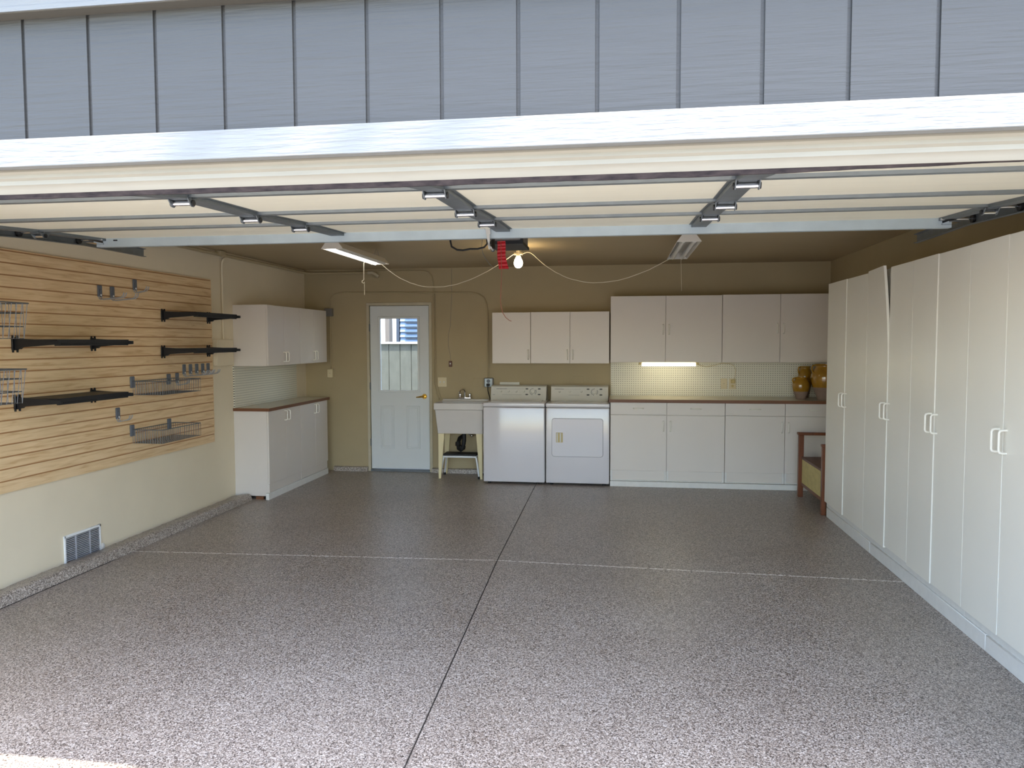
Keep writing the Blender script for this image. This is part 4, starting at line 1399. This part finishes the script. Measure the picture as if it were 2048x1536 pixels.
c = tag(MB().tube([(-1.135, 5.0, 2.42), (-1.137, 5.0, 2.29), (-1.128, 5.0, 2.245), (-1.09, 5.0, 2.222), (-1.05, 5.0, 2.218), (-1.0, 5.0, 2.226), (-.95, 5.0, 2.225), (-.905, 5.0, 2.235), (-.882, 5.0, 2.26), (-.886, 5.0, 2.30), (-.87, 5.0, 2.42)],
                  .0065, seg=8).build('cable_loop', 'black_rubber', off=(0, 0, 0)),
        'thick black cable looping down beside the opener arm', 'cable')
# red ribbon and release cord
m = MB()
yy = 5.1
n = 30
L0, L1 = [], []
loops = []
for i in range(n + 1):
    t = i / n
    z = 2.285 - .187 * t
    xc = -.803 + .002 * math.sin(t * 9) + .016 * t * t * t
    hw = .027 + .006 * t * t * t + (.0012 if i % 2 else 0)
    yo = yy + .003 * math.sin(i * 1.7)
    loops.append([m.bm.verts.new((xc - hw, yo - .004, z)), m.bm.verts.new((xc, yo - .009, z + .002)), m.bm.verts.new((xc + hw, yo - .004, z + .003)), m.bm.verts.new((xc + hw, yo + .004, z)), m.bm.verts.new((xc - hw, yo + .004, z))])
for A, B in zip(loops, loops[1:]):
    for k in range(5):
        m.bm.faces.new((A[k], A[(k + 1) % 5], B[(k + 1) % 5], B[k]))
m.bm.faces.new(loops[0][::-1]); m.bm.faces.new(loops[-1])
c = thing('release_cord', 'bright red ribbon with a long thin cord hanging from the opener rail', 'release cord', (-.88, 5.1, 2.38))
m.build('ribbon', 'red', c)
MB().tube([(-.815, 5.1, 2.374), (-.805, 5.092, 2.30), (-.803, 5.09, 2.20), (-.800, 5.09, 2.08), (-.806, 5.1, 1.98), (-.810, 5.1, 1.88), (-.806, 5.1, 1.84), (-.795, 5.1, 1.80), (-.775, 5.1, 1.768), (-.75, 5.1, 1.748), (-.735, 5.1, 1.742)], .0022, seg=5).build('cord', 'pull_cord_red', c)
tag(MB().tube([(-.83, 5.2, 2.378), (-.95, 5.2, 2.36), (-.958, 5.2, 2.26), (-.95, 5.2, 2.22), (-.93, 5.2, 2.18), (-.90, 5.2, 2.14), (-.865, 5.2, 2.115)], .0016, seg=5).build('antenna_wire', 'dark_galv', off=(0, 0, 0)),
    'thin dark wire dangling left of the red ribbon', 'wire')

# ------------------------------------------------------------------ tree over the driveway (its branches dapple the header)
c = thing('street_tree', 'bare-branched tree beside the driveway, its branches shading the header board', 'tree', (5.2, -1.5, -.1))
MB().tube([(5.2, -1.5, -.1), (5.15, -1.4, 2.5), (4.8, -1.2, 5.0), (4.3, -1.0, 7.2), (3.9, -.8, 9.0)], .2, rs=[.24, .19, .16, .12, .07], seg=12).build('trunk', 'bark', c)
def over(xt, z0, h):                        # point h above the header, back along a sun ray
    k = h
    return Vector((xt - SUN.x * k, 1.97 - SUN.y * k, z0 + k))
for (xt, w_, hh) in ((-1.15, .055, 7.5), (-.945, .022, 7.2), (-.70, .036, 7.8), (-.45, .042, 9.5), (1.17, .06, 7.3)):
    p = over(xt, 2.15, hh)
    d = Vector((1, .30, .30))
    pts = [p - d * .16, p - d * .08, p, p + d * .2 + Vector((0, .02, 0)), p + d * .9, Vector((4.6, .3, 10.2)), Vector((4.3, -1.0, 7.2))]
    MB().tube(pts, w_, rs=[w_ * .35, w_ * .8, w_, w_, w_ * 1.1, w_ * 1.3, w_ * 1.6], seg=8).build('branch', 'bark', c)
